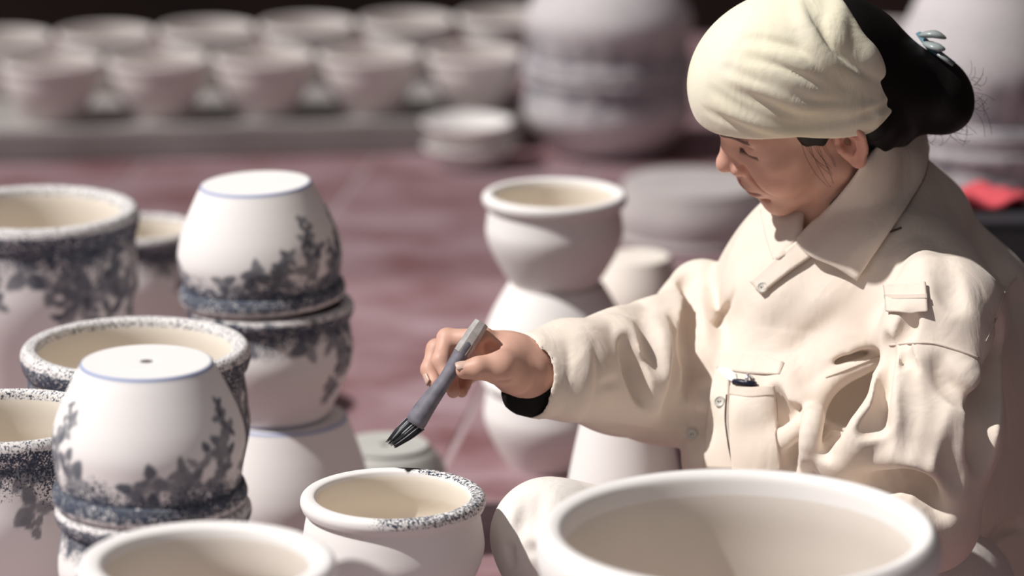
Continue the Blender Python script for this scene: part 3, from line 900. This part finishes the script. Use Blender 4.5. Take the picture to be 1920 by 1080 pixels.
for pix, r, h in (
    ([(1330, 165), (1385, 205), (1460, 236), (1550, 232), (1660, 205)], .007, .0035),
    ([(1360, 160), (1430, 190), (1500, 213), (1580, 213)], .007, .003),
    ([(1350, 125), (1420, 152), (1490, 184), (1580, 189), (1695, 184)], .006, .004),
    ([(1395, 108), (1450, 120), (1510, 145), (1570, 176)], .007, .004),
    ([(1395, 74), (1450, 84), (1505, 108), (1550, 155)], .008, .004),
    ([(1320, 205), (1365, 226), (1410, 245), (1480, 254)], .005, .002),
    ([(1508, -10), (1524, 45), (1555, 92), (1620, 138), (1690, 172)], .005, .005),
    ([(1538, 30), (1546, 65), (1562, 88), (1590, 105)], .005, .003)):
    stroke(S, Sbase, pix, r, .006, 'cut', h * 1.5)
for pix, r, h in (
    ([(1340, 195), (1410, 226), (1480, 247), (1560, 243)], .009, .003),
    ([(1370, 145), (1440, 168), (1500, 197), (1560, 202), (1690, 192)], .009, .004),
    ([(1380, 118), (1450, 138), (1520, 168), (1600, 182)], .008, .003),
    ([(1400, 90), (1470, 106), (1525, 132), (1565, 165)], .009, .004),
    ([(1500, -10), (1512, 50), (1548, 108), (1620, 156), (1690, 180)], .010, .004),
    ([(1580, -10), (1570, 40), (1578, 80)], .012, .003)):
    stroke(S, Sbase, pix, r, .009, 'add', h * 1.35)
S.plane_cut(below, .005)
# opening at the crown and back where the hair comes out (symmetric about the head's middle plane)
def opening(X, Y, Z):
    x, y, z = X - HO[0], Y - HO[1], Z - HO[2]
    f = (x * HF[0] + y * HF[1] + z * HF[2]) / mm; u = (x * HU[0] + y * HU[1] + z * HU[2]) / mm; l = (x * HL[0] + y * HL[1] + z * HL[2]) / mm
    return (-79 - f) * mm + 0 * X
S.plane_cut(opening, .006)
for s in (-1, 1):                                        # twisted ends gathered behind the ears
    S.cone(hd(-46, 12, 58 * s), hd(-92, -20, 40 * s), .022, .005, .018)
    S.cone(hd(-66, 62, 50 * s), hd(-80, 4, 44 * s), .012, .006, .02)
stroke(S, S, [(1600, 222), (1650, 205), (1692, 188)], .004, .005, 'cut', .003)
V, F = S.mesh('headscarf')
scarf = pchild('headscarf', V, F, M_scarf)
scarf['label'] = 'pale yellow cotton headscarf tied at the nape'

# ---- hair
lo = hd(-60, 10, 0) - .15; hi = hd(-60, 10, 0) + .15
Hh = Field(lo, hi, .0022 * RES)
Hh.ell(hd(-7, 50, 0), np.array([97, 82, 76]) * mm, HA, .001)
Hh.ell(hd(-42, 32, 0), np.array([72, 82, 64]) * mm, HA, .02)
Hh.cone(hd(-70, 5, 0), hd(-118, -48, 10), .058, .040, .03)
Hh.ell(hd(-130, -60, 12), np.array([34, 40, 42]) * mm, HA, .015)
Hh.cone(hd(-45, -10, 48), hd(-62, -48, 30), .026, .020, .015)
Hh.cone(hd(-45, -10, -48), hd(-62, -48, -30), .026, .020, .015)
Hh.cone(hd(-50, -20, 0), hd(-66, -62, 0), .045, .034, .02)
q_, n_, ok = B.ray(catmull(np.array([(1668, 236), (1650, 275), (1622, 318), (1590, 358), (1556, 386)], float), 3), 3.7, 4.3)
Hh.line(q_[ok] - n_[ok] * .003, list(np.linspace(.014, .004, ok.sum())), .012)  # hair down the neck, its black also standing in for shade inside the collar
for s in (-1, 1):
    Hh.cone(hd(10, 30, 70 * s), hd(12, 8, 67 * s), .010, .004, .008)
    Hh.cone(hd(24, 38, 67 * s), hd(22, 20, 64 * s), .010, .006, .008)
def facecut(X, Y, Z):
    x, y, z = X - HO[0], Y - HO[1], Z - HO[2]
    f = (x * HF[0] + y * HF[1] + z * HF[2]) / mm; u = (x * HU[0] + y * HU[1] + z * HU[2]) / mm
    return np.minimum(np.minimum(f - (-24), np.maximum(f - 34, 4 - u)), np.maximum(f - 45, u + 24)) * mm * .8
Hh.plane_cut(facecut, .006)
V, F = Hh.mesh('hair')
hair = pchild('hair', V, F, M_hair)
rng = np.random.default_rng(5)
bc = hd(-130, -60, 12)
for i in range(40):                                     # stray hairs round the bun
    a0 = rng.uniform(-2.6, 1.0); r0 = .036
    p0 = bc + r0 * (math.cos(a0) * RT + math.sin(a0) * UPV) + FW * rng.uniform(-.015, .015)
    out = math.cos(a0 + rng.uniform(-.9, .9)) * RT + math.sin(a0 + rng.uniform(-.9, .9)) * UPV
    tan = -math.sin(a0) * RT + math.cos(a0) * UPV
    L_ = rng.uniform(.012, .032); bend = rng.uniform(-.9, .9)
    pts = [p0 + out * L_ * t * (1 - .3 * t) + tan * L_ * bend * t * t for t in np.linspace(0, 1, 8)]
    pmesh('hair_strand', tube_mesh('hair_strand', pts, .00018, 4, caps=False), M_hair, hair)
for i in range(9):                                      # wisps before the ear, lying on the cheek
    t0 = i / 8; L_ = rng.uniform(.5, 1)
    pp = [(1502 + 42 * t0, 268), (1512 + 40 * t0, 268 + 30 * L_), (1530 + 34 * t0, 268 + 62 * L_), (1552 + 14 * t0, 268 + 85 * L_)]
    q_, n_, ok = B.ray(catmull(np.array(pp, float), 4), 3.7, 4.2)
    if ok.all(): pmesh('hair_strand', tube_mesh('hair_strand', q_ + n_ * .0003, .00014, 4, caps=False), M_hair, hair)

# ---- hair clip
M_clip, nt, b = new_mat('clip_blue', (.10, .22, .28), .3, .5)
M_clipw, nt, b = new_mat('clip_pale', (.30, .34, .34), .3, .5)
cl0 = P(1738, 88, 4.0)
bh, bn, ok = Hh.ray([(1738, 92), (1722, 80), (1775, 112)], 3.6, 4.5)
cc = P(1742, 88, 4.02)
cb = pmesh('hair_clip', tube_mesh('hair_clip', [P(1722, 62, 4.01), P(1745, 90, 4.0), P(1788, 122, 4.0)], [.004, .006, .005], 8, .5), M_clip, hair)
cb['label'] = 'blue hair clip'
for q in ([P(1726, 66, 4.0), P(1752, 64, 3.99), P(1774, 72, 3.99)], [P(1735, 80, 4.0), P(1755, 88, 3.985), P(1772, 92, 3.985)]):
    pmesh('petal', tube_mesh('petal', catmull(q, 4), [.004, .006, .0075, .008, .008, .0075, .006, .004, .002], 10, .5), M_clipw, cb)
pmesh('tooth_plate', tube_mesh('tooth_plate', [P(1758, 100, 3.985), P(1772, 110, 3.985), P(1787, 122, 3.985)], [.005, .0065, .004], 8, .4), M_clipw, cb)

# ---- jacket
lo = np.array([P(905, 700, 3.95)[0], P(1600, 900, 3.66)[1] - .05, P(1500, 1120, 3.95)[2] - .03])
hi = np.array([P(2010, 700, 4.1)[0] + .12, P(1600, 500, 4.55)[1], P(1650, 190, 4.05)[2]])
K = Field(lo, hi, .0025 * RES)
def kc(a, b_, k=.03, op='add', fld=None):
    (fld or K).cone(P(*a[:3]), P(*b_[:3]), pxr(a[3], a[2]), pxr(b_[3], b_[2]), k, op)
# trunk
sh = np.array([.78, -.62, 0]); fr = np.array([-.60, -.755, -.27]); fr /= np.linalg.norm(fr); sh -= fr * (sh @ fr); sh /= np.linalg.norm(sh)
TA = np.stack([sh, fr, np.cross(sh, fr)])
K.ell(P(1610, 640, 4.11), (.175, .105, .175), TA, .01)            # chest
K.ell(P(1600, 860, 4.12), (.165, .125, .17), TA, .04)             # waist
K.ell(P(1480, 850, 4.05), (.09, .08, .10), TA, .05)               # belly
kc((1725, 590, 4.16, 215), (1692, 440, 4.13, 138), .04)
kc((1800, 600, 4.17, 140), (1890, 760, 4.25, 180), .04)           # upper back
kc((1672, 440, 4.13, 120), (1645, 320, 4.08, 92), .03)            # back of the neck up into the collar
kc((1760, 760, 4.15, 210), (1760, 1050, 4.17, 240), .05)          # lower back
kc((1405, 565, 4.18, 74), (1495, 438, 4.13, 72), .03)             # right shoulder slope
kc((1520, 440, 4.14, 70), (1470, 570, 4.07, 95), .04)             # right breast
kc((1790, 600, 3.95, 100), (1680, 450, 4.09, 90), .04)            # left shoulder slope
kc((1420, 740, 4.07, 105), (1370, 860, 4.06, 90), .04)            # front by the placket
# right sleeve reaching out with the brush
kc((1316, 553, 4.19, 68), (1262, 690, 4.12, 112), .008)
kc((1238, 640, 4.10, 82), (1232, 720, 4.09, 100), .02)
kc((1330, 620, 4.19, 80), (1400, 640, 4.16, 90), .02)
kc((1265, 715, 4.11, 122), (1165, 700, 4.04, 112), .02)
kc((1165, 700, 4.04, 108), (1075, 694, 3.985, 96), .02)
kc((1060, 694, 3.975, 92), (1012, 702, 3.955, 84), .012)
# left sleeve hanging close to the camera
kc((1770, 590, 3.90, 112), (1765, 800, 3.87, 112), .03)
kc((1765, 800, 3.87, 112), (1745, 960, 3.88, 92), .02)
kc((1690, 800, 3.88, 105), (1600, 830, 3.89, 90), .03)
kc((1745, 990, 3.90, 85), (1560, 1010, 3.80, 70), .02)            # forearm behind the big pot
KB = Field.__new__(Field); KB.__dict__.update(K.__dict__); KB.D = K.D.copy()
def cr(pix, r, dep=.006, k=.008, ends=(.45, .45)): stroke(K, KB, pix, r, k, 'cut', dep, ends=ends)
def rg(pix, r, hgt=.006, k=.014, ends=(.45, .45)): stroke(K, KB, pix, r, k, 'add', hgt, ends=ends)
# right sleeve folds
rg([(1105, 612), (1150, 606), (1172, 622), (1195, 665), (1228, 775)], [.008, .012, .013, .014, .010], .008, .02)
cr([(1170, 640), (1188, 690), (1212, 742), (1226, 765)], [.008, .014, .013, .007], .018, .006, (.3, .4))
rg([(1238, 560), (1246, 640), (1244, 720), (1236, 775)], [.014, .020, .020, .012], .010)
cr([(1205, 585), (1214, 640), (1226, 690)], .012, .005)
cr([(1270, 575), (1276, 640), (1268, 720), (1258, 790)], [.010, .016, .018, .020], .016)
rg([(1120, 590), (1180, 578), (1230, 566), (1258, 552)], .012, .005)
cr([(1113, 640), (1115, 700), (1109, 750), (1098, 788)], .004, .004, .006)
rg([(1088, 625), (1097, 690), (1091, 750), (1078, 790)], .010, .005, .012)
rg([(1255, 515), (1278, 570), (1294, 640)], .016, .008)
cr([(1290, 500), (1294, 560), (1304, 640), (1313, 705), (1300, 770)], [.010, .014, .018, .020, .018], .024, .006, (.2, .3))
rg([(1318, 540), (1330, 620), (1336, 680)], .014, .006)
cr([(1128, 722), (1160, 716)], .004, .004, .008)
cr([(1120, 800), (1180, 810), (1240, 820)], .010, .004)
for x in (1022, 1034, 1046, 1060):
    cr([(x, 640), (x + 6, 680), (x + 2, 730)], .0032, .0022, .005)
# cuff opening
kc((975, 702, 3.945, 70), (1050, 702, 3.975, 72), .006, 'cut')
kc((920, 705, 3.93, 78), (985, 708, 3.945, 72), .006, 'cut')
# long soft drapes running down from the shoulder
for pix, r, h_ in (([(1610, 530), (1540, 570), (1480, 620), (1425, 690)], .022, .006),
                   ([(1660, 565), (1590, 630), (1530, 676), (1482, 735)], .024, .008),
                   ([(1710, 605), (1640, 645), (1575, 692), (1505, 745)], .024, .009),
                   ([(1500, 530), (1440, 585), (1392, 660)], .020, .005),
                   ([(1400, 430), (1372, 500), (1352, 570)], .022, .004)): rg(pix, r, h_, .016)
cr([(1336, 618), (1358, 585), (1378, 545)], .004, .005, .004)
# the chest overhanging the arm crease
rg([(1468, 670), (1478, 725), (1500, 755), (1545, 752)], [.014, .020, .022, .016], .014, .010, (.3, .3))
cr([(1450, 740), (1470, 778), (1515, 792), (1550, 800)], [.010, .016, .020, .018], .022, .006, (.3, .2))
rg([(1455, 838), (1490, 812), (1518, 788)], .013, .012, .008)
cr([(1480, 872), (1525, 838)], .014, .014, .006)
cr([(1640, 690), (1600, 715), (1575, 765), (1556, 840)], [.018, .032, .034, .022], .046, .008, (.25, .2))
rg([(1514, 895), (1520, 815), (1534, 752), (1570, 708), (1640, 676)], [.010, .012, .012, .012, .008], .012, .008, (.2, .3))
rg([(1588, 868), (1622, 805), (1652, 745), (1650, 690)], [.018, .020, .016, .010], .014, .010, (.3, .3))
cr([(1664, 640), (1676, 715), (1662, 775), (1630, 808)], [.012, .020, .018, .009], .024, .006, (.3, .4))
rg([(1700, 640), (1702, 720), (1690, 800)], .020, .008, .012)
cr([(1694, 655), (1698, 690)], .005, .006, .004)
cr([(1704, 655), (1716, 700)], .005, .004, .004)
# left sleeve and shoulder
cr([(1752, 668), (1776, 715), (1815, 745), (1838, 748)], [.010, .016, .014, .008], .014, .006, (.3, .4))
rg([(1800, 680), (1838, 722)], .014, .008, .010)
rg([(1720, 600), (1765, 560), (1812, 600), (1846, 655)], .022, .008, .014)
cr([(1750, 470), (1772, 520), (1790, 570)], .018, .008, .008)
rg([(1680, 500), (1720, 480), (1740, 520)], .022, .006, .014)
cr([(1708, 596), (1692, 645)], .012, .012, .006)
cr([(1872, 590), (1880, 640), (1866, 710), (1850, 790), (1842, 880)], [.008, .016, .020, .020, .018], .026, .006, (.35, .2))
cr([(1630, 905), (1700, 886), (1748, 908), (1782, 962)], [.014, .028, .026, .014], .032, .006, (.25, .3))
rg([(1620, 874), (1700, 856), (1768, 882), (1806, 950)], .014, .010, .010)
rg([(1870, 540), (1900, 520), (1925, 550)], .020, .008, .014)
cr([(1855, 1015), (1890, 990), (1920, 985)], .008, .010, .004)
for pix in ([(1705, 700), (1716, 780), (1704, 840)], [(1745, 690), (1752, 770), (1735, 850)], [(1795, 780), (1784, 850), (1794, 910)]): cr(pix, .018, .006, .006)
# bulge and dip of the front edge
rg([(1316, 745), (1322, 765)], .020, .012, .015)
cr([(1300, 800), (1325, 795)], .010, .008, .014)
# pocket belly
rg([(1380, 772), (1400, 760), (1430, 765)], .012, .006)
cr([(1385, 818), (1410, 808), (1440, 814)], .008, .005, .012)
# neck opening
K.cone(hd(-30, -10, 0), P(1565, 430, 4.07), .060, .058, .006, 'cut')
K.cone(P(1570, 400, 4.06), P(1500, 455, 4.03), .055, .016, .006, 'cut')
K.ell(hd(30, -40, 0), (.075, .075, .07), None, .006, 'cut')
V, F = K.mesh('jacket', 3)
jacket = pchild('jacket', V, F, M_jacket)
jacket['label'] = 'cream cotton work jacket'

# ---- sewn-on pieces that follow the cloth
def sheet(name, rows, off, thick, mat, parent, sub=6, ref=None, bulge=0.0, d0=3.5, d1=4.5, also=None):
    """rows: list of pixel polylines (same length); surface between them laid on the cloth"""
    A = np.stack([catmull(np.array(r, float), sub) for r in rows])            # (R, n, 2)
    A = catmull(A.reshape(len(rows), -1), sub).reshape(-1, A.shape[1], 2)
    m, n_ = A.shape[:2]
    v = A.reshape(-1, 2)
    q, nn, hit = (ref or K).ray(v, d0, d1)
    dd = ((q - CAM) @ FW)
    if also is not None:
        q2, n2, h2 = also.ray(v, d0, d1); d2 = (q2 - CAM) @ FW
        use = h2 & (~hit | (d2 < dd))
        dd = np.where(use, d2, dd); nn = np.where(use[:, None], n2, nn); hit = hit | h2
        q = np.where(use[:, None], q2, q)
    if not hit.all():
        good = np.nonzero(hit)[0]
        for i in np.nonzero(~hit)[0]:
            j = good[np.argmin(((v[good] - v[i]) ** 2).sum(1))]
            dd[i] = dd[j]; nn[i] = nn[j]
            q[i] = P(v[i, 0], v[i, 1], dd[i])
    D2 = dd.reshape(m, n_)
    for _ in range(4):                                                         # iron the cloth piece a little
        Pd = np.pad(D2, 1, mode='edge')
        D2 = .5 * D2 + .125 * (Pd[:-2, 1:-1] + Pd[2:, 1:-1] + Pd[1:-1, :-2] + Pd[1:-1, 2:])
    dd = D2.ravel()
    q = np.array([P(v[i, 0], v[i, 1], dd[i]) for i in range(len(v))])
    o_ = off if np.isscalar(off) else np.asarray(off)
    uu_, ww_ = np.meshgrid(np.linspace(0, 1, m), np.linspace(0, 1, n_), indexing='ij')
    lift = (o_ if np.isscalar(o_) else np.interp(uu_, np.linspace(0, 1, len(o_)), o_)) + bulge * np.sin(np.pi * uu_) * np.sin(np.pi * ww_)
    q = q + (-FW * .75 + nn * .25) * (lift.ravel() * np.ones(len(q)))[:, None]
    idx = np.arange(m * n_).reshape(m, n_)
    Ff = np.stack([idx[:-1, :-1], idx[1:, :-1], idx[1:, 1:], idx[:-1, 1:]], -1).reshape(-1, 4)
    o = pchild(name, q, Ff, mat, parent)
    md = o.modifiers.new('thick', 'SOLIDIFY'); md.thickness = thick; md.offset = 0
    return o
def seam(name, pix, r, mat, parent, off=.0005, ref=None):
    p = catmull(np.array(pix, float), 6)
    q, nn, hit = (ref or K).ray(p)
    q, nn = q[hit], nn[hit]
    if len(q) < 3: return
    return pmesh(name, tube_mesh(name, q + nn * off, r, 6), mat, parent)
U_ = Field.__new__(Field); U_.__dict__.update(K.__dict__)                     # jacket before the neck was opened
U_.D = np.minimum(K.D, KB.D)
collar = sheet('collar', [[(1696, 205), (1654, 256), (1606, 318), (1560, 378), (1494, 450)],
                          [(1720, 222), (1694, 285), (1650, 348), (1600, 408), (1518, 480)],
                          [(1733, 268), (1722, 325), (1690, 385), (1645, 440), (1562, 500)],
                          [(1736, 288), (1726, 335), (1697, 388), (1655, 452), (1606, 527)]], [.009, .016, .014, .007], .0025, M_jacket, jacket, 6, U_, also=B)
seam('collar_edge_piping', [(1737, 290), (1728, 335), (1700, 385), (1672, 415), (1645, 440)], .0016, M_thread, collar, .002, U_)  # dark piping along the collar's outer edge
sheet('far_collar', [[(1428, 398), (1432, 420), (1440, 455), (1452, 490)],
                     [(1455, 390), (1462, 415), (1470, 445), (1462, 488)],
                     [(1492, 392), (1496, 412), (1494, 440), (1472, 482)],
                     [(1508, 393), (1506, 415), (1500, 448), (1478, 478)]], [.010, .012, .010, .004], .0025, M_jacket, jacket, 5, U_)
sheet('lapel', [[(1506, 445), (1458, 484), (1408, 530)], [(1524, 480), (1478, 512), (1428, 552)]], [.010, .007], .0025, M_jacket, jacket, 6, U_)
placket = sheet('placket', [[(1342, 690), (1332, 740), (1325, 800), (1320, 880)], [(1368, 715), (1366, 760), (1368, 815), (1380, 880)]], .003, .0022, M_jacket, jacket)
seam('stitch_line', [(1366, 742), (1364, 790), (1368, 830), (1378, 878)], .0009, M_thread, placket, .003)
pocket = sheet('chest_pocket', [[(1370, 728), (1410, 732), (1452, 726)], [(1368, 800), (1410, 806), (1456, 800)], [(1374, 885), (1415, 890), (1466, 885)]], .0035, .0022, M_jacket, jacket, bulge=.004)
sheet('pocket_hem', [[(1370, 724), (1410, 728), (1453, 722)], [(1369, 741), (1410, 746), (1454, 740)]], .0058, .0022, M_seam, pocket)
sheet('pocket_flap', [[(1350, 664), (1405, 660), (1470, 680)], [(1345, 690), (1400, 700), (1462, 702)]], .002, .0016, M_jacket, jacket)
for pts_ in ([(1455, 728), (1455, 790), (1462, 860)],): seam('stitch_line', pts_, .0008, M_seam, pocket, .003)
tab = sheet('shoulder_tab', [[(1658, 534), (1696, 532), (1735, 530)], [(1662, 558), (1700, 558), (1738, 556)], [(1664, 585), (1700, 586), (1740, 585)]], .006, .003, M_jacket, jacket)
sheet('tab_band', [[(1660, 553), (1700, 553), (1738, 552)], [(1661, 561), (1700, 561), (1739, 560)]], .0078, .0014, M_seam, tab)
for pts_, r in (([(1548, 708), (1580, 696), (1615, 682), (1650, 668)], .0009), ([(1668, 647), (1740, 643), (1790, 655), (1835, 672)], .0013),
                ([(1848, 640), (1870, 590), (1885, 545), (1905, 520)], .001)):
    seam('seam', pts_, r, M_seam, jacket, .0004)
seam('shoulder_stitch', [(1642, 441), (1665, 437), (1690, 428)], .0011, M_thread, jacket, .001)
def button(px, py, parent, off):
    q, nn, hit = K.ray([(px, py)])
    me, *_ = lathe('button', [(0, 0), (.0052, 0), (.006, .001), (.0058, .0022), (.0046, .0026), (.0036, .0018), (0, .0018)], 1, 1, 24, 2, False)
    n0 = Vector((nn[0] * .5 - FW * .5)).normalized()
    me.transform(Matrix.Translation(Vector(q[0]) + n0 * off) @ n0.to_track_quat('Z', 'Y').to_matrix().to_4x4())
    o = pmesh('button', me, M_button, parent)
    for dx in (-1, 1):
        p = q[0] + np.array(n0) * (off + .002) + RT * .0012 * dx
        pmesh('thread', tube_mesh('thread', [p - UPV * .0008, p, p + UPV * .0008], .0005, 5), M_thread, o)
button(1433, 541, jacket, .006); button(1351, 754, jacket, .0045); button(1299, 815, jacket, .001)
# things in the pocket
pk = sheet('pocket_tissue', [[(1346, 690), (1362, 690), (1380, 700)], [(1350, 706), (1365, 712), (1385, 722)]], .002, .002, M_white, jacket)
M_pen, nt, b = new_mat('pen_navy', (.01, .012, .03), .4, .4)
q, nn, ok = K.ray([(1376, 716), (1398, 716), (1402, 702), (1416, 721)])
pmesh('pen', tube_mesh('pen', [q[0] - FW * .004, (q[0] + q[1]) / 2 - FW * .006, q[3] - FW * .004], .0035, 8), M_pen, jacket)
M_chrome, nt, b = new_mat('clip_chrome', (.7, .72, .78), .2, .5); b.inputs['Metallic'].default_value = .8
pmesh('pen_clip', tube_mesh('pen_clip', [q[1] - FW * .007, q[2] - FW * .008, q[2] - FW * .007 + RT * .004 - UPV * .004], .0022, 8), M_chrome, jacket)
# dark inner sleeve at the wrist
pmesh('undersleeve', tube_mesh('undersleeve', catmull([P(942, 726, 3.95), P(966, 728, 3.952), P(1000, 722, 3.96), P(1060, 708, 3.98), P(1100, 704, 4.0)], 4), np.interp(np.linspace(0, 1, 17), [0, .1, .25, .5, 1], [.008, .018, .027, .036, .036]), 24), M_under, jacket)

# ---- trousers
lo = np.array([P(905, 1000, 3.8)[0], P(1000, 1000, 3.6)[1], 0.0]); hi = np.array([P(2000, 1000, 4.3)[0], P(1600, 1000, 4.40)[1], P(1000, 880, 3.8)[2] + .02])
T = Field(lo, hi, .004 * RES)
def tc_(a, b_, k=.02, op='add'): T.cone(P(*a[:3]), P(*b_[:3]), pxr(a[3], a[2]), pxr(b_[3], b_[2]), k, op)
tc_((1700, 1130, 4.08, 210), (1300, 1050, 3.95, 140), .03)
tc_((1300, 1050, 3.95, 140), (1030, 1005, 3.86, 98), .03)
tc_((1030, 1005, 3.86, 98), (1070, 1180, 3.86, 85), .03)
tc_((1070, 1180, 3.86, 85), (1110, 1290, 3.90, 62), .03)
tc_((1700, 1130, 4.15, 200), (1400, 1010, 4.22, 120), .03)
tc_((1400, 1010, 4.22, 120), (1380, 1180, 4.2, 90), .03)
TB = Field.__new__(Field); TB.__dict__.update(T.__dict__); TB.D = T.D.copy()
for pix in ([(975, 1050), (1000, 1062), (1040, 1070)], [(990, 1028), (1015, 1040), (1045, 1048)], [(955, 1020), (965, 1060)], [(985, 930), (978, 970), (972, 1010)], [(1010, 925), (1000, 975), (1000, 1010)]):
    stroke(T, TB, pix, .007, .006, 'cut', .011)
for pix in ([(970, 1040), (1000, 1052), (1045, 1060)], [(968, 1068), (1000, 1078), (1040, 1080)]):
    stroke(T, TB, pix, .008, .012, 'add', .005)
V, F = T.mesh('trousers', 2)
tr = pchild('trousers', V, F, M_trouser)
tr['label'] = 'pale cotton trousers, one knee drawn up'

# ------------------------------------------------------------------ brush
brush = link('paint_brush', None); br0 = P(735, 835, 3.90); brush.location = br0; brush.empty_display_size = .02
tag(brush, 'short flat brush with a grey wrapped handle held above the pot', 'brush')
M_wood, nt, b = new_mat('brush_wood', (.42, .40, .38), .7, .3); mix_noise(nt, b, (.46, .43, .42), (.30, .28, .27), 120, .3, .7)
M_wrap, nt, b = new_mat('brush_wrap', (.17, .16, .19), .6, .4); mix_noise(nt, b, (.19, .18, .215), (.11, .105, .13), 90, .3, .7)
M_brist, nt, b = new_mat('bristle_dark', (.02, .022, .026), .6, .3)
M_bristw, nt, b = new_mat('bristle_pale', (.45, .46, .48), .5, .3)
def bchild(name, me, mat):
    me.transform(Matrix.Translation(-Vector(br0)))
    return link(name, me, mat, brush)
ax_top, ax_end = P(903, 605, 3.905), P(777, 797, 3.900)
axd = ax_end - ax_top; Ltot = np.linalg.norm(axd); axd /= Ltot
at_ = lambda t: ax_top + axd * t * Ltot
w1 = np.cross(axd, -FW); w1 /= np.linalg.norm(w1); w2 = np.cross(w1, axd)
# wooden handle: flat hexagonal stick
hexp = [(-1, -.35), (-.55, -1), (.55, -1), (1, -.35), (1, .45), (.4, 1), (-.5, 1), (-1, .45)]
Vh, Fh = [], []
for t, w, h_ in ((-.005, .0055, .0060), (.0, .0075, .0075), (.10, .0085, .0085), (.30, .0085, .0085)):
    for x, y in hexp: Vh.append(at_(t) + w1 * x * w + w2 * y * h_)
for i in range(3):
    for j in range(8): Fh.append([i * 8 + j, i * 8 + (j + 1) % 8, (i + 1) * 8 + (j + 1) % 8, (i + 1) * 8 + j])
Fh += [list(range(7, -1, -1)), list(range(24, 32))]
me = bpy.data.meshes.new('handle'); me.from_pydata([list(v) for v in Vh], [], Fh)
bchild('handle', me, M_wood)
ts = np.linspace(.17, 1.0, 24)
rad = np.interp(ts, [.17, .19, .4, .55, .72, .9, .97, 1.0], [.0080, .0098, .0092, .0085, .0105, .0125, .0128, .0118])
bchild('wrapped_grip', tube_mesh('wrapped_grip', [at_(t) + w1 * .0008 * math.sin(t * 9) for t in ts], rad, 20, .8), M_wrap)
rng = np.random.default_rng(9)
bt = P(733, 834, 3.90)
for i in range(200):
    a0 = rng.uniform(0, 6.28); r0 = math.sqrt(rng.uniform(0, 1))
    x, y = r0 * math.cos(a0), r0 * math.sin(a0) * .6
    s0 = at_(.985) + w1 * x * .0108 + w2 * y * .0108
    sp = at_(1.0) + (bt - at_(1.0)) * rng.uniform(.75, 1.04) + w1 * x * .0062 + w2 * y * .005
    mid_ = (s0 + sp) / 2 + (w1 * x + w2 * y) * .0012
    bchild('bristle', tube_mesh('bristle', [s0, mid_, sp], [.0008, .0008, .00025], 5), M_bristw if rng.random() < .28 else M_brist)
